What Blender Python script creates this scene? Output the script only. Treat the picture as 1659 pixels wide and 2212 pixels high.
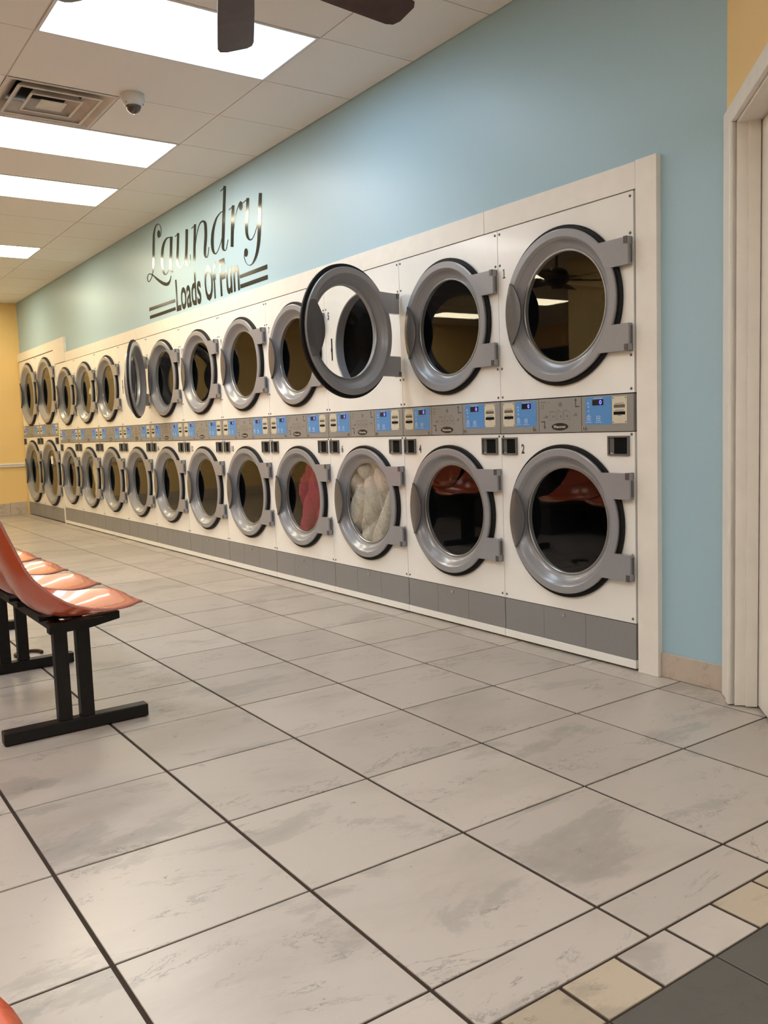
import bpy, math, random
from mathutils import Vector, Matrix
for o in list(bpy.data.objects): bpy.data.objects.remove(o, do_unlink=True)
scene = bpy.context.scene
COL = scene.collection
PI = math.pi
random.seed(7)

# ------------------------------------------------------------------ camera
cd = bpy.data.cameras.new('camera'); cam = bpy.data.objects.new('camera', cd); COL.objects.link(cam)
cd.sensor_width = 36.0; cd.lens = 36.0 * 1877.55 / 2212.0; cd.clip_start = 0.02; cd.clip_end = 100
_r = Vector((0.82010411, -0.57115418, -0.03481593)); _u = Vector((0.08383068, 0.05973676, 0.99468786)); _w = Vector((0.56604034, 0.81866624, -0.0968706))
cam.matrix_world = Matrix(((_r.x, _u.x, -_w.x, -2.917), (_r.y, _u.y, -_w.y, -2.3726), (_r.z, _u.z, -_w.z, 1.07), (0, 0, 0, 1)))
scene.camera = cam

# ------------------------------------------------------------------ world, exposure, lamp strengths
wd = bpy.data.worlds.new('world'); scene.world = wd; wd.use_nodes = True
wd.node_tree.nodes['Background'].inputs[0].default_value = (0.02, 0.022, 0.03, 1)
wd.node_tree.nodes['Background'].inputs[1].default_value = 0.3
vs = scene.view_settings
vs.view_transform = 'Standard'; vs.look = 'None'; vs.gamma = 1.0; vs.use_curve_mapping = False
vs.exposure = 1.70
LAMP = 5.2                                    # emission of a troffer diffuser
COOL = (0.66, 0.84, 1.0); NEUT = (1.0, 0.96, 0.91); WARM = (1.0, 0.87, 0.60); FILL = (0.93, 0.96, 1.0)
CEIL = 2.997

# ------------------------------------------------------------------ materials
def new_mat(name):
    m = bpy.data.materials.new(name); m.use_nodes = True
    nt = m.node_tree; b = nt.nodes['Principled BSDF']
    return m, nt, b
def plain(name, rgb, rough=0.5, metal=0.0, spec=0.5, coat=0.0, var=0.06, bump=0.0, scale=40.0, coat_rough=0.08):
    """principled colour with a little procedural variation"""
    m, nt, b = new_mat(name)
    tc = nt.nodes.new('ShaderNodeTexCoord'); n = nt.nodes.new('ShaderNodeTexNoise')
    n.inputs['Scale'].default_value = scale; n.inputs['Detail'].default_value = 4
    nt.links.new(tc.outputs['Object'], n.inputs['Vector'])
    r = nt.nodes.new('ShaderNodeValToRGB')
    lo = [max(0, c * (1 - var)) for c in rgb]; hi = [min(1, c * (1 + var)) for c in rgb]
    r.color_ramp.elements[0].position = 0.3; r.color_ramp.elements[1].position = 0.7
    r.color_ramp.elements[0].color = (*lo, 1); r.color_ramp.elements[1].color = (*hi, 1)
    nt.links.new(n.outputs['Fac'], r.inputs['Fac']); nt.links.new(r.outputs['Color'], b.inputs['Base Color'])
    b.inputs['Roughness'].default_value = rough; b.inputs['Metallic'].default_value = metal
    b.inputs['Specular IOR Level'].default_value = spec
    b.inputs['Coat Weight'].default_value = coat; b.inputs['Coat Roughness'].default_value = coat_rough
    if bump:
        bp = nt.nodes.new('ShaderNodeBump'); bp.inputs['Strength'].default_value = bump; bp.inputs['Distance'].default_value = 0.002
        nt.links.new(n.outputs['Fac'], bp.inputs['Height']); nt.links.new(bp.outputs['Normal'], b.inputs['Normal'])
    return m
def emit(name, rgb, strength):
    m, nt, b = new_mat(name)
    b.inputs['Base Color'].default_value = (0.8, 0.8, 0.8, 1)
    b.inputs['Emission Color'].default_value = (*rgb, 1); b.inputs['Emission Strength'].default_value = strength
    return m
def glass_mat(name, tint, f0=0.055):
    m, nt, b = new_mat(name); nt.nodes.remove(b); out = nt.nodes['Material Output']
    t = nt.nodes.new('ShaderNodeBsdfTransparent'); t.inputs[0].default_value = (*tint, 1)
    g = nt.nodes.new('ShaderNodeBsdfGlossy'); g.inputs['Roughness'].default_value = 0.012; g.inputs['Color'].default_value = (0.95, 0.95, 0.95, 1)
    lw = nt.nodes.new('ShaderNodeLayerWeight'); lw.inputs['Blend'].default_value = 0.5          # same from both sides of the pane
    pw = nt.nodes.new('ShaderNodeMath'); pw.operation = 'POWER'; pw.inputs[1].default_value = 5.0; nt.links.new(lw.outputs['Facing'], pw.inputs[0])
    f = nt.nodes.new('ShaderNodeMath'); f.operation = 'MULTIPLY_ADD'; f.inputs[1].default_value = 1.0 - f0; f.inputs[2].default_value = f0; nt.links.new(pw.outputs[0], f.inputs[0])
    mx = nt.nodes.new('ShaderNodeMixShader')
    nt.links.new(f.outputs[0], mx.inputs[0]); nt.links.new(t.outputs[0], mx.inputs[1]); nt.links.new(g.outputs[0], mx.inputs[2])
    nt.links.new(mx.outputs[0], out.inputs['Surface'])
    return m
def stone(name, c0, c1, c2, rough=0.30, scale=1.0, vein=0.8):
    """glazed stone-look tile: clouds, soft dark patches, thin veins and pits; differs from tile to tile"""
    m, nt, b = new_mat(name); N = nt.nodes.new; L = nt.links.new
    geo = N('ShaderNodeNewGeometry'); oi = N('ShaderNodeObjectInfo')
    mul = N('ShaderNodeVectorMath'); mul.operation = 'MULTIPLY_ADD'
    cmb = N('ShaderNodeCombineXYZ'); sc = N('ShaderNodeMath'); sc.operation = 'MULTIPLY'; sc.inputs[1].default_value = 37.0
    L(oi.outputs['Random'], sc.inputs[0])
    for i in range(3): L(sc.outputs[0], cmb.inputs[i])
    mul.inputs[1].default_value = (1, 1, 1); L(geo.outputs['Position'], mul.inputs[0]); L(cmb.outputs[0], mul.inputs[2])
    # stretch the pattern along x so that streaks run across
    mp = N('ShaderNodeMapping'); mp.inputs['Scale'].default_value = (0.75, 1.5, 1.0); L(mul.outputs[0], mp.inputs['Vector'])
    rz = N('ShaderNodeMath'); rz.operation = 'MULTIPLY'; rz.inputs[1].default_value = 1.3; L(oi.outputs['Random'], rz.inputs[0])
    cz = N('ShaderNodeCombineXYZ'); L(rz.outputs[0], cz.inputs[2]); L(cz.outputs[0], mp.inputs['Rotation'])
    def noise(s, d, dist, rough_=0.6):
        n = N('ShaderNodeTexNoise'); n.inputs['Scale'].default_value = s * scale; n.inputs['Detail'].default_value = d
        n.inputs['Distortion'].default_value = dist; n.inputs['Roughness'].default_value = rough_; L(mp.outputs[0], n.inputs['Vector']); return n
    def ramp(src, stops):
        r = N('ShaderNodeValToRGB'); e = r.color_ramp.elements
        e[0].position, e[0].color = stops[0][0], (*stops[0][1], 1); e[1].position, e[1].color = stops[-1][0], (*stops[-1][1], 1)
        for p_, c_ in stops[1:-1]:
            k = e.new(p_); k.color = (*c_, 1)
        L(src, r.inputs['Fac']); return r
    def mixc(fac, a, bcol, blend='MIX'):
        x = N('ShaderNodeMix'); x.data_type = 'RGBA'; x.blend_type = blend
        if isinstance(fac, float): x.inputs['Factor'].default_value = fac
        else: L(fac, x.inputs['Factor'])
        L(a, x.inputs[6])
        if isinstance(bcol, tuple): x.inputs[7].default_value = (*bcol, 1)
        else: L(bcol, x.inputs[7])
        return x.outputs[2]
    cl = noise(3.2, 8, 0.25); base = ramp(cl.outputs['Fac'], [(0.32, c1), (0.5, c0), (0.72, c0)])
    pn = noise(2.4, 10, 0.35, 0.68); patch = ramp(pn.outputs['Fac'], [(0.55, (0, 0, 0)), (0.595, (0.42, 0.42, 0.42)), (0.80, (0.9, 0.9, 0.9))])
    col = mixc(patch.outputs['Color'], base.outputs['Color'], c2)
    vn = noise(3.1, 9, 0.9, 0.72); va = ramp(vn.outputs['Fac'], [(0.488, (0, 0, 0)), (0.5, (vein, vein, vein)), (0.512, (0, 0, 0))])
    vm = noise(4.0, 3, 0.5); vmr = ramp(vm.outputs['Fac'], [(0.52, (0, 0, 0)), (0.62, (1, 1, 1))])
    vf = N('ShaderNodeMath'); vf.operation = 'MULTIPLY'; L(va.outputs['Color'], vf.inputs[0]); L(vmr.outputs['Color'], vf.inputs[1])
    col = mixc(vf.outputs[0], col, tuple(c * 0.55 for c in c2))
    pt = noise(34, 3, 0.4); pr_ = ramp(pt.outputs['Fac'], [(0.66, (0, 0, 0)), (0.73, (0.8, 0.8, 0.8))])
    pm = noise(5.5, 2, 0.0); pmr = ramp(pm.outputs['Fac'], [(0.5, (0, 0, 0)), (0.6, (1, 1, 1))])
    pf = N('ShaderNodeMath'); pf.operation = 'MULTIPLY'; L(pr_.outputs['Color'], pf.inputs[0]); L(pmr.outputs['Color'], pf.inputs[1])
    col = mixc(pf.outputs[0], col, tuple(c * 0.5 for c in c2))
    # each tile a touch lighter or darker
    tv = N('ShaderNodeMapRange'); tv.inputs['To Min'].default_value = 0.90; tv.inputs['To Max'].default_value = 1.08; L(oi.outputs['Random'], tv.inputs['Value'])
    hv = N('ShaderNodeHueSaturation'); L(tv.outputs[0], hv.inputs['Value']); L(col, hv.inputs['Color'])
    L(hv.outputs[0], b.inputs['Base Color'])
    rr = N('ShaderNodeMapRange'); rr.inputs['To Min'].default_value = rough - 0.07; rr.inputs['To Max'].default_value = rough + 0.1; L(cl.outputs['Fac'], rr.inputs['Value'])
    L(rr.outputs[0], b.inputs['Roughness'])
    bp = N('ShaderNodeBump'); bp.inputs['Strength'].default_value = 0.18; bp.inputs['Distance'].default_value = 0.004
    L(pn.outputs['Fac'], bp.inputs['Height']); L(bp.outputs['Normal'], b.inputs['Normal'])
    return m

M = {}
M['blue'] = plain('blue_paint', (0.365, 0.53, 0.62), 0.40, spec=0.35, var=0.02, bump=0.05, scale=160)
M['yellow'] = plain('yellow_paint', (0.85, 0.60, 0.25), 0.55, var=0.03, bump=0.05, scale=160)
M['cream_trim'] = plain('cream_board', (0.80, 0.755, 0.69), 0.38, var=0.03, scale=12)
M['enamel'] = plain('white_enamel', (0.86, 0.845, 0.81), 0.22, var=0.02, scale=6, coat=0.15)
M['grey'] = plain('grey_door_paint', (0.275, 0.273, 0.29), 0.30, var=0.03, scale=90, coat=0.35, coat_rough=0.15)
M['handle'] = plain('dark_grey_handle', (0.085, 0.083, 0.088), 0.26, var=0.04, scale=60, coat=0.4, coat_rough=0.12)
M['greyplate'] = plain('grey_kick_plate', (0.245, 0.24, 0.24), 0.42, var=0.03, scale=50)
M['panelgrey'] = plain('grey_control_plate', (0.27, 0.26, 0.245), 0.36, var=0.05, scale=300)
M['rubber'] = plain('black_rubber', (0.008, 0.007, 0.006), 0.55, var=0.2, spec=0.2)
M['bezel'] = plain('bare_metal_ring', (0.33, 0.33, 0.32), 0.3, metal=0.6, var=0.05)
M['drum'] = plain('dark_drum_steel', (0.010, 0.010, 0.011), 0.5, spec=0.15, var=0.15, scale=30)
M['dark'] = plain('dark_recess', (0.006, 0.006, 0.006), 0.7, var=0.2, spec=0.1)
M['cup'] = plain('grey_cup_plastic', (0.125, 0.122, 0.112), 0.5, var=0.1)
M['chrome'] = plain('dull_chrome', (0.55, 0.53, 0.5), 0.3, metal=0.9, var=0.05)
M['keypad'] = plain('blue_keypad', (0.085, 0.27, 0.60), 0.35, var=0.04)
M['plate'] = plain('cream_coin_plate', (0.62, 0.57, 0.45), 0.4, var=0.03)
M['olive'] = plain('olive_slot', (0.11, 0.10, 0.065), 0.5, var=0.1)
M['screen'] = plain('dark_display', (0.008, 0.008, 0.02), 0.15, var=0.1)
M['digit'] = emit('blue_led_digit', (0.02, 0.02, 1.0), 3.0)
M['print'] = plain('dark_print', (0.07, 0.068, 0.065), 0.5, var=0.1)
M['lightprint'] = plain('pale_print', (0.55, 0.68, 0.85), 0.5, var=0.05)
M['greyprint'] = plain('mid_grey_print', (0.17, 0.165, 0.155), 0.5, var=0.1)
M['badge'] = plain('black_badge', (0.01, 0.012, 0.012), 0.3, var=0.1)
M['badgetext'] = plain('white_badge_text', (0.7, 0.72, 0.7), 0.5)
M['vinyl'] = plain('black_gloss_vinyl', (0.010, 0.014, 0.010), 0.13, spec=0.45, var=0.1, coat=0.0, coat_rough=0.09)
M['glass'] = glass_mat('door_glass', (0.97, 0.98, 0.97))
M['ceiltile'] = plain('ceiling_tile', (0.84, 0.80, 0.74), 0.85, var=0.035, bump=0.25, scale=220)
M['grid'] = plain('ceiling_grid', (0.65, 0.61, 0.56), 0.6, var=0.03)
M['ceildark'] = plain('ceiling_void', (0.12, 0.11, 0.10), 0.9, var=0.1)
M['lampframe'] = plain('white_lamp_frame', (0.75, 0.73, 0.72), 0.4, var=0.02)
M['ventwhite'] = plain('vent_metal', (0.66, 0.60, 0.53), 0.5, var=0.10, scale=9)
M['fanwood'] = plain('dark_walnut_blade', (0.055, 0.020, 0.012), 0.35, var=0.3, scale=18)
M['fanmetal'] = plain('bronze_fan_metal', (0.06, 0.035, 0.022), 0.35, metal=0.6, var=0.1)
M['camwhite'] = plain('camera_white', (0.60, 0.575, 0.54), 0.4, var=0.02)
M['domeglass'] = plain('smoked_dome', (0.06, 0.042, 0.03), 0.06, spec=0.8, var=0.3, scale=24)
M['shell'] = plain('orange_fibreglass', (0.62, 0.100, 0.032), 0.26, var=0.05, scale=120, coat=0.45, coat_rough=0.05)
M['shelledge'] = plain('worn_shell_edge', (0.42, 0.16, 0.12), 0.5, var=0.3, scale=200)
M['blackmetal'] = plain('black_frame_metal', (0.008, 0.007, 0.006), 0.45, var=0.2, spec=0.25)
M['brown'] = plain('brown_rubber', (0.07, 0.035, 0.012), 0.5, var=0.2)
M['grout'] = plain('brown_grout', (0.030, 0.016, 0.008), 0.9, var=0.25, scale=60)
M['tile'] = stone('stone_floor_tile', (0.47, 0.415, 0.365), (0.41, 0.36, 0.31), (0.26, 0.24, 0.21))
M['tilewarm'] = stone('warm_border_tile', (0.43, 0.355, 0.265), (0.38, 0.315, 0.235), (0.25, 0.21, 0.16), scale=2.0)
M['tiledark'] = stone('dark_floor_tile', (0.085, 0.078, 0.068), (0.07, 0.065, 0.058), (0.055, 0.05, 0.045), rough=0.45, vein=0.2)
M['basetile'] = stone('base_tile', (0.50, 0.42, 0.345), (0.44, 0.37, 0.30), (0.28, 0.23, 0.185), scale=2.4)
M['redcloth'] = plain('crimson_cloth', (0.23, 0.012, 0.034), 0.9, var=0.2, scale=60, bump=0.4)
M['cloth'] = plain('pale_blanket', (0.47, 0.43, 0.36), 0.95, var=0.16, scale=70, bump=0.7)
M['creamcloth'] = plain('cream_cloth', (0.62, 0.58, 0.40), 0.95, var=0.12, scale=40, bump=0.5)
M['palewall'] = plain('pale_wall_paint', (0.72, 0.68, 0.60), 0.6, var=0.02)
M['paper'] = plain('white_paper', (0.85, 0.83, 0.80), 0.7, var=0.02)
M['wainscot'] = plain('dark_wainscot', (0.045, 0.040, 0.036), 0.5, var=0.1)
M['nightglass'] = plain('night_window', (0.01, 0.011, 0.013), 0.08, var=0.1)

# ------------------------------------------------------------------ mesh helpers
class MB:
    def __init__(s): s.v = []; s.f = []; s.m = []; s.sm = []
    def add(s, vs_, fs, mi=0, smooth=False):
        k = len(s.v); s.v += [tuple(p) for p in vs_]
        for f in fs: s.f.append([k + i for i in f]); s.m.append(mi); s.sm.append(smooth)
        return s
    def box(s, x0, x1, y0, y1, z0, z1, mi=0):
        return s.add([(x0, y0, z0), (x1, y0, z0), (x1, y1, z0), (x0, y1, z0), (x0, y0, z1), (x1, y0, z1), (x1, y1, z1), (x0, y1, z1)],
                     [(0, 3, 2, 1), (4, 5, 6, 7), (0, 1, 5, 4), (1, 2, 6, 5), (2, 3, 7, 6), (3, 0, 4, 7)], mi)
    def obox(s, p, ax, ay, az, mi=0):
        """box from corner p along three vectors"""
        p, ax, ay, az = Vector(p), Vector(ax), Vector(ay), Vector(az)
        c = [p, p + ax, p + ax + ay, p + ay]; c += [q + az for q in c]
        return s.add(c, [(0, 3, 2, 1), (4, 5, 6, 7), (0, 1, 5, 4), (1, 2, 6, 5), (2, 3, 7, 6), (3, 0, 4, 7)], mi)
    def prism(s, pts, d, mi=0):
        """closed polygon (3d points) pushed along d"""
        n = len(pts); d = Vector(d); a = [Vector(p) for p in pts]; b = [p + d for p in a]
        return s.add(a + b, [tuple(range(n - 1, -1, -1)), tuple(range(n, 2 * n))] + [(i, (i + 1) % n, n + (i + 1) % n, n + i) for i in range(n)], mi)
    def lathe(s, prof, c, axis='x', n=48, mi=0, smooth=True, closed=False):
        """prof = [(a, r)] along the axis"""
        vv = []; ff = []; k = len(prof)
        for (a, r) in prof:
            for i in range(n):
                t = 2 * PI * i / n; p, q = r * math.cos(t), r * math.sin(t)
                vv.append((c[0] + a, c[1] + p, c[2] + q) if axis == 'x' else (c[0] + p, c[1] + q, c[2] + a) if axis == 'z' else (c[0] + p, c[1] + a, c[2] + q))
        rng = range(k) if closed else range(k - 1)
        for j in rng:
            j2 = (j + 1) % k
            for i in range(n):
                i2 = (i + 1) % n
                ff.append((j * n + i, j * n + i2, j2 * n + i2, j2 * n + i))
        return s.add(vv, ff, mi, smooth)
    def disc(s, c, r, axis='x', n=48, mi=0):
        vv = []
        for i in range(n):
            t = 2 * PI * i / n; p, q = r * math.cos(t), r * math.sin(t)
            vv.append((c[0], c[1] + p, c[2] + q) if axis == 'x' else (c[0] + p, c[1] + q, c[2]))
        return s.add(vv, [tuple(range(n))], mi)
    def cyl(s, c, r, h, axis='x', n=20, mi=0):
        return s.lathe([(0, 0.0001), (0, r), (h, r), (h, 0.0001)], c, axis, n, mi, smooth=True)
    def tube(s, pts, r, n=8, mi=0):
        pts = [Vector(p) for p in pts]; vv = []; ff = []
        for i, p in enumerate(pts):
            t = (pts[min(i + 1, len(pts) - 1)] - pts[max(i - 1, 0)]).normalized()
            a = t.cross(Vector((0, 0, 1)) if abs(t.z) < 0.9 else Vector((1, 0, 0))).normalized(); b_ = t.cross(a)
            for j in range(n):
                th = 2 * PI * j / n; vv.append(p + r * (math.cos(th) * a + math.sin(th) * b_))
        for i in range(len(pts) - 1):
            for j in range(n): ff.append((i * n + j, i * n + (j + 1) % n, (i + 1) * n + (j + 1) % n, (i + 1) * n + j))
        ff.append(tuple(range(n))); ff.append(tuple(range(len(vv) - 1, len(vv) - n - 1, -1)))
        return s.add(vv, ff, mi, True)
    def mesh(s, name, mats, fix=True, sharp=38):
        me = bpy.data.meshes.new(name); me.from_pydata(s.v, [], s.f); me.update()
        for m in (mats if isinstance(mats, (list, tuple)) else [mats]): me.materials.append(M[m] if isinstance(m, str) else m)
        for p, mi, sm in zip(me.polygons, s.m, s.sm): p.material_index = mi; p.use_smooth = sm
        if fix:
            import bmesh
            bm = bmesh.new(); bm.from_mesh(me); bmesh.ops.recalc_face_normals(bm, faces=bm.faces); bm.to_mesh(me); bm.free()
        if any(s.sm): me.set_sharp_from_angle(angle=math.radians(sharp))
        return me
    def build(s, name, mats, parent=None, loc=(0, 0, 0), bevel=0.0, fix=True, sharp=38):
        return link(name, s.mesh(name, mats, fix, sharp), parent, loc, bevel)
def link(name, me, parent=None, loc=(0, 0, 0), bevel=0.0):
    o = bpy.data.objects.new(name, me); COL.objects.link(o); o.location = loc; o.parent = parent
    if bevel:
        bv = o.modifiers.new('bevel', 'BEVEL'); bv.width = bevel; bv.segments = 2; bv.limit_method = 'ANGLE'
    return o
def tag(o, label=None, cat=None, group=None, kind=None):
    if label: o['label'] = label
    if cat: o['category'] = cat
    if group: o['group'] = group
    if kind: o['kind'] = kind
    return o
def empty(name, loc=(0, 0, 0), rz=0.0):
    o = bpy.data.objects.new(name, None); COL.objects.link(o); o.location = loc; o.rotation_euler.z = rz; o.empty_display_size = 0.1
    return o
def copy_tree(o, parent=None):
    c = o.copy(); COL.objects.link(c); c.parent = parent
    for ch in list(o.children): copy_tree(ch, c)
    return c
_tm = {}
def text_mesh(s, h, mat, wid=None, bold=0.0, extrude=0.0006):
    """flat lettering: cap height h, optional total width; local +x reads, +y up"""
    key = (s, h, mat, wid, bold)
    if key in _tm: return _tm[key]
    cu = bpy.data.curves.new('lettering', 'FONT'); cu.body = s; cu.size = 1.0; cu.extrude = 0.0; cu.offset = bold; cu.resolution_u = 3
    ob = bpy.data.objects.new('lettering', cu); COL.objects.link(ob)
    dg = bpy.context.evaluated_depsgraph_get()
    me = bpy.data.meshes.new_from_object(ob.evaluated_get(dg)); bpy.data.objects.remove(ob, do_unlink=True)
    xs = [v.co.x for v in me.vertices]; ys = [v.co.y for v in me.vertices]
    x0, x1, y0, y1 = min(xs), max(xs), min(ys), max(ys)
    base = 0.0; cap = y1
    sy = h / cap; sx = wid / (x1 - x0) if wid else sy
    for v in me.vertices: v.co = ((v.co.x - x0) * sx, v.co.y * sy, 0)
    me.materials.clear(); me.materials.append(M[mat]); _tm[key] = me
    return me
WALLROT = Matrix(((0, 0, -1), (-1, 0, 0), (0, 1, 0))).to_euler()   # lettering on a face that looks along -x
def text_on_face(s, h, mat, name, parent, x, y, z, wid=None, bold=0.0):
    o = link(name, text_mesh(s, h, mat, wid, bold), parent, (x, y, z)); o.rotation_euler = WALLROT
    return o

# ------------------------------------------------------------------ room shell
WX = 0.025                      # face of the blue wall; dryer fronts stand at x = 0
YF = 10.87                      # far wall
XL = -10.0; XP = -5.0; YP = 5.07; YB = -3.6
S2 = math.sqrt(0.5)
DP = Vector((WX, -0.405, 0)); DD = Vector((-S2, -S2, 0)); DN = Vector((-S2, S2, 0))   # angled door wall: start, run, into-room normal
def dpt(s, off, z): return DP + DD * s + DN * off + Vector((0, 0, z))
def struct(o): o['kind'] = 'structure'; return o

b = MB(); b.box(WX, WX + .10, -0.412, 8.93, 2.0, 3.10); b.box(WX, WX + .10, 8.93, YF, 2.18, 3.10); b.box(WX, WX + .10, -0.412, -0.03, -0.02, 2.0)
struct(b.build('wall_right', 'blue'))
b = MB(); b.box(XL, WX + .10, YF, YF + .1, -0.02, 3.10); struct(b.build('wall_far', 'yellow'))
b = MB()
b.obox(dpt(0, 0, -0.02), DD * 0.16, -DN * 0.12, (0, 0, 3.12)); b.obox(dpt(0.16, 0, 2.10), DD * 0.95, -DN * 0.12, (0, 0, 1.0)); b.obox(dpt(1.11, 0, -0.02), DD * 0.30, -DN * 0.12, (0, 0, 3.12))
struct(b.build('wall_diagonal', 'yellow'))
E_ = dpt(1.41, 0, 0)
b = MB(); b.box(E_.x, E_.x + .1, YB, E_.y, -0.02, 3.10); struct(b.build('wall_near', 'palewall'))
b = MB(); b.box(XP - .12, E_.x + .1, YB - .1, YB, -0.02, 3.10); struct(b.build('wall_back', 'palewall'))
b = MB(); b.box(XP - .12, XP, YB, YP, -0.02, 3.10); struct(b.build('wall_left', 'yellow'))
b = MB(); b.box(XL, XP - .12, YP - .12, YP, -0.02, 3.10); struct(b.build('wall_recess', 'yellow'))
b = MB(); b.box(XL - .1, XL, YP - .12, YF, -0.02, 0.25); b.box(XL - .1, XL, YP - .12, YF, 2.55, 3.10)
for y0, y1 in ((YP - .12, 5.3), (7.0, 7.2), (8.9, 9.1), (10.7, YF)): b.box(XL - .1, XL, y0, y1, 0.25, 2.55)
struct(b.build('wall_side', 'yellow'))
for i, (y0, y1) in enumerate(((5.3, 7.0), (7.2, 8.9), (9.1, 10.7))):
    b = MB(); b.box(XL - .08, XL - .06, y0, y1, 0.25, 2.55); w_ = struct(b.build('window_%d' % (i + 1), 'nightglass'))
    b = MB()
    for a in ((y0, y0 + .05, .25, 2.55), (y1 - .05, y1, .25, 2.55), (y0 + .05, y1 - .05, .25, .30), (y0 + .05, y1 - .05, 2.5, 2.55)): b.box(XL - .058, XL - .01, *a)
    b.build('window_frame', 'blackmetal', w_)

b = MB(); b.box(XP, XP + .015, YB, YP, 0, 1.25); struct(b.build('trim_7', 'wainscot'))  # dark panels added on the unseen walls to darken the glass reflections
b = MB(); b.box(XL, XP - .12, YP, YP + .015, 0, 1.25); struct(b.build('trim_8', 'wainscot'))
# floor: grout bed with every tile laid on it
b = MB(); b.box(XL, 0.95, YB, YF, -0.05, -0.0035); floor = struct(b.build('floor', 'grout'))
G = 0.0052                                            # half a joint
def tile_mesh(name, w, d, mat):
    c = 0.0010; b_ = MB(); hw, hd = w / 2, d / 2
    v = [(-hw, -hd, -.012), (hw, -hd, -.012), (hw, hd, -.012), (-hw, hd, -.012), (-hw, -hd, -c), (hw, -hd, -c), (hw, hd, -c), (-hw, hd, -c),
         (-hw + c, -hd + c, 0), (hw - c, -hd + c, 0), (hw - c, hd - c, 0), (-hw + c, hd - c, 0)]
    f = [(0, 1, 5, 4), (1, 2, 6, 5), (2, 3, 7, 6), (3, 0, 4, 7), (4, 5, 9, 8), (5, 6, 10, 9), (6, 7, 11, 10), (7, 4, 8, 11), (8, 9, 10, 11)]
    b_.add(v, f); return b_.mesh(name, mat)
_tiles = {}
def lay(name, x0, x1, y0, y1, mat, gx=G, gy=G * 0.75):
    w, d = round(x1 - x0 - 2 * gx, 4), round(y1 - y0 - 2 * gy, 4)
    if (w, d, mat) not in _tiles: _tiles[(w, d, mat)] = tile_mesh(name, w, d, mat)
    o = link(name, _tiles[(w, d, mat)], floor, ((x0 + x1) / 2, (y0 + y1) / 2, random.uniform(-.0004, .0004)))
    return o
TX, TY, FX, FY = 0.4645, 0.457, -2.446, -1.1208
xs = [FX + TX * i for i in range(-16, 6)] + [0.05]
ys = [FY + TY * j for j in range(0, 26)] + [YF]
rest = MB()
for j in range(len(ys) - 1):
    for i in range(len(xs) - 1):
        x0, x1, y0, y1 = xs[i], xs[i + 1], ys[j], ys[j + 1]
        if x1 > -2.98:
            lay('floor_tile', x0, x1, y0, y1, 'tile')
        else:
            rest.box(x0 + G, x1 - G, y0 + G, y1 - G, -.012, 0)
for x0 in xs[:-1]:                                     # cut strip in front of the border
    x1 = x0 + TX if x0 + TX < -0.1 else -0.12
    if x0 > -3.0 and x1 > x0 + .05: lay('cut_floor_tile', x0, x1, -1.264, FY, 'tile')
for k in range(-8, 12):
    x0 = -1.784 + .157 * k
    o = lay('border_tile', x0, x0 + .157, -1.385, -1.264, 'tile' if k % 4 in (1, 2) else 'tilewarm', gy=G * .6)
for k in range(-6, 5):
    for r_ in range(0, 3):
        x0 = -1.783 + .314 * k; y1 = -1.385 - .314 * r_
        lay('dark_floor_tile', x0, x0 + .314, y1 - .314, y1, 'tiledark', gx=.0025, gy=.0025)
rest.box(XL, -3.3, YB, -1.27, -.012, 0); 
tag(rest.build('remaining_floor_tiles', 'tile', floor), 'pale stone floor tiles out of view', kind='stuff')

# ceiling: void, grid lines, panels
b = MB(); b.box(XL, WX + .1, YB, YF, 3.09, 3.12); ceiling = struct(b.build('ceiling', 'ceildark'))
CX0, CDX, CY0, CDY = -0.5464, 1.209, 1.464, 0.611
cxs = [WX] + [CX0 - CDX * i for i in range(0, 8)] + [XL]
LIGHTS = [(0, 0, 'COOL'), (0, 3, 'NEUT'), (0, 5, 'WARM'), (0, 9, 'WARM'), (0, 13, 'WARM'),
          (2, 0, 'DAY'), (2, 5, 'NEUT'), (4, 7, 'WARM'), (3, 11, 'WARM'), (5, 10, 'WARM'), (5, 13, 'WARM'), (2, -4, 'DAY'), (1, -7, 'DAY'), (3, -7, 'DAY')]  # unseen lamps over the seats, aisle and behind the viewer are added fill
lightset = {(i + 1, j) for i, j, _ in LIGHTS}
_ct = {}
def ceil_panel(x0, x1, y0, y1):
    g = .004; w, d = round(x1 - x0 - 2 * g, 4), round(y1 - y0 - 2 * g, 4)
    if (w, d) not in _ct:
        b_ = MB(); b_.box(-w / 2, w / 2, -d / 2, d / 2, 0, .014); _ct[(w, d)] = b_.mesh('ceiling_tile', 'ceiltile')
    link('ceiling_tile', _ct[(w, d)], ceiling, ((x0 + x1) / 2, (y0 + y1) / 2, CEIL + random.uniform(-.0006, .0006)))
cys = [CY0 + CDY * j for j in range(-8, 16)]
cys = [YB] + [y for y in cys if YB + .05 < y < YF - .03] + [YF]
for jj in range(len(cys) - 1):
    j = round((cys[jj] - CY0) / CDY) if jj else -99
    for i in range(len(cxs) - 1):
        if (i, j) in lightset: continue
        x1, x0 = cxs[i], cxs[i + 1]
        if x1 < XP - .5 and cys[jj + 1] < YP - .2: continue
        if i == 1 and j == 2:                       # half of this bay holds the air diffuser
            ceil_panel(-1.147, x1, cys[jj], cys[jj + 1]); continue
        ceil_panel(x0, x1, cys[jj], cys[jj + 1])
b = MB()
for x in cxs[1:-1]: b.box(x - .008, x + .008, YB, YF, CEIL + .004, 3.02)
for y in cys[1:-1]: b.box(XL, WX, y - .008, y + .008, CEIL + .005, 3.02)
b.box(-1.155, -1.139, CY0 + 2 * CDY, CY0 + 3 * CDY, CEIL + .004, 3.02)
b.build('ceiling_grid', 'grid', ceiling)

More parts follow.
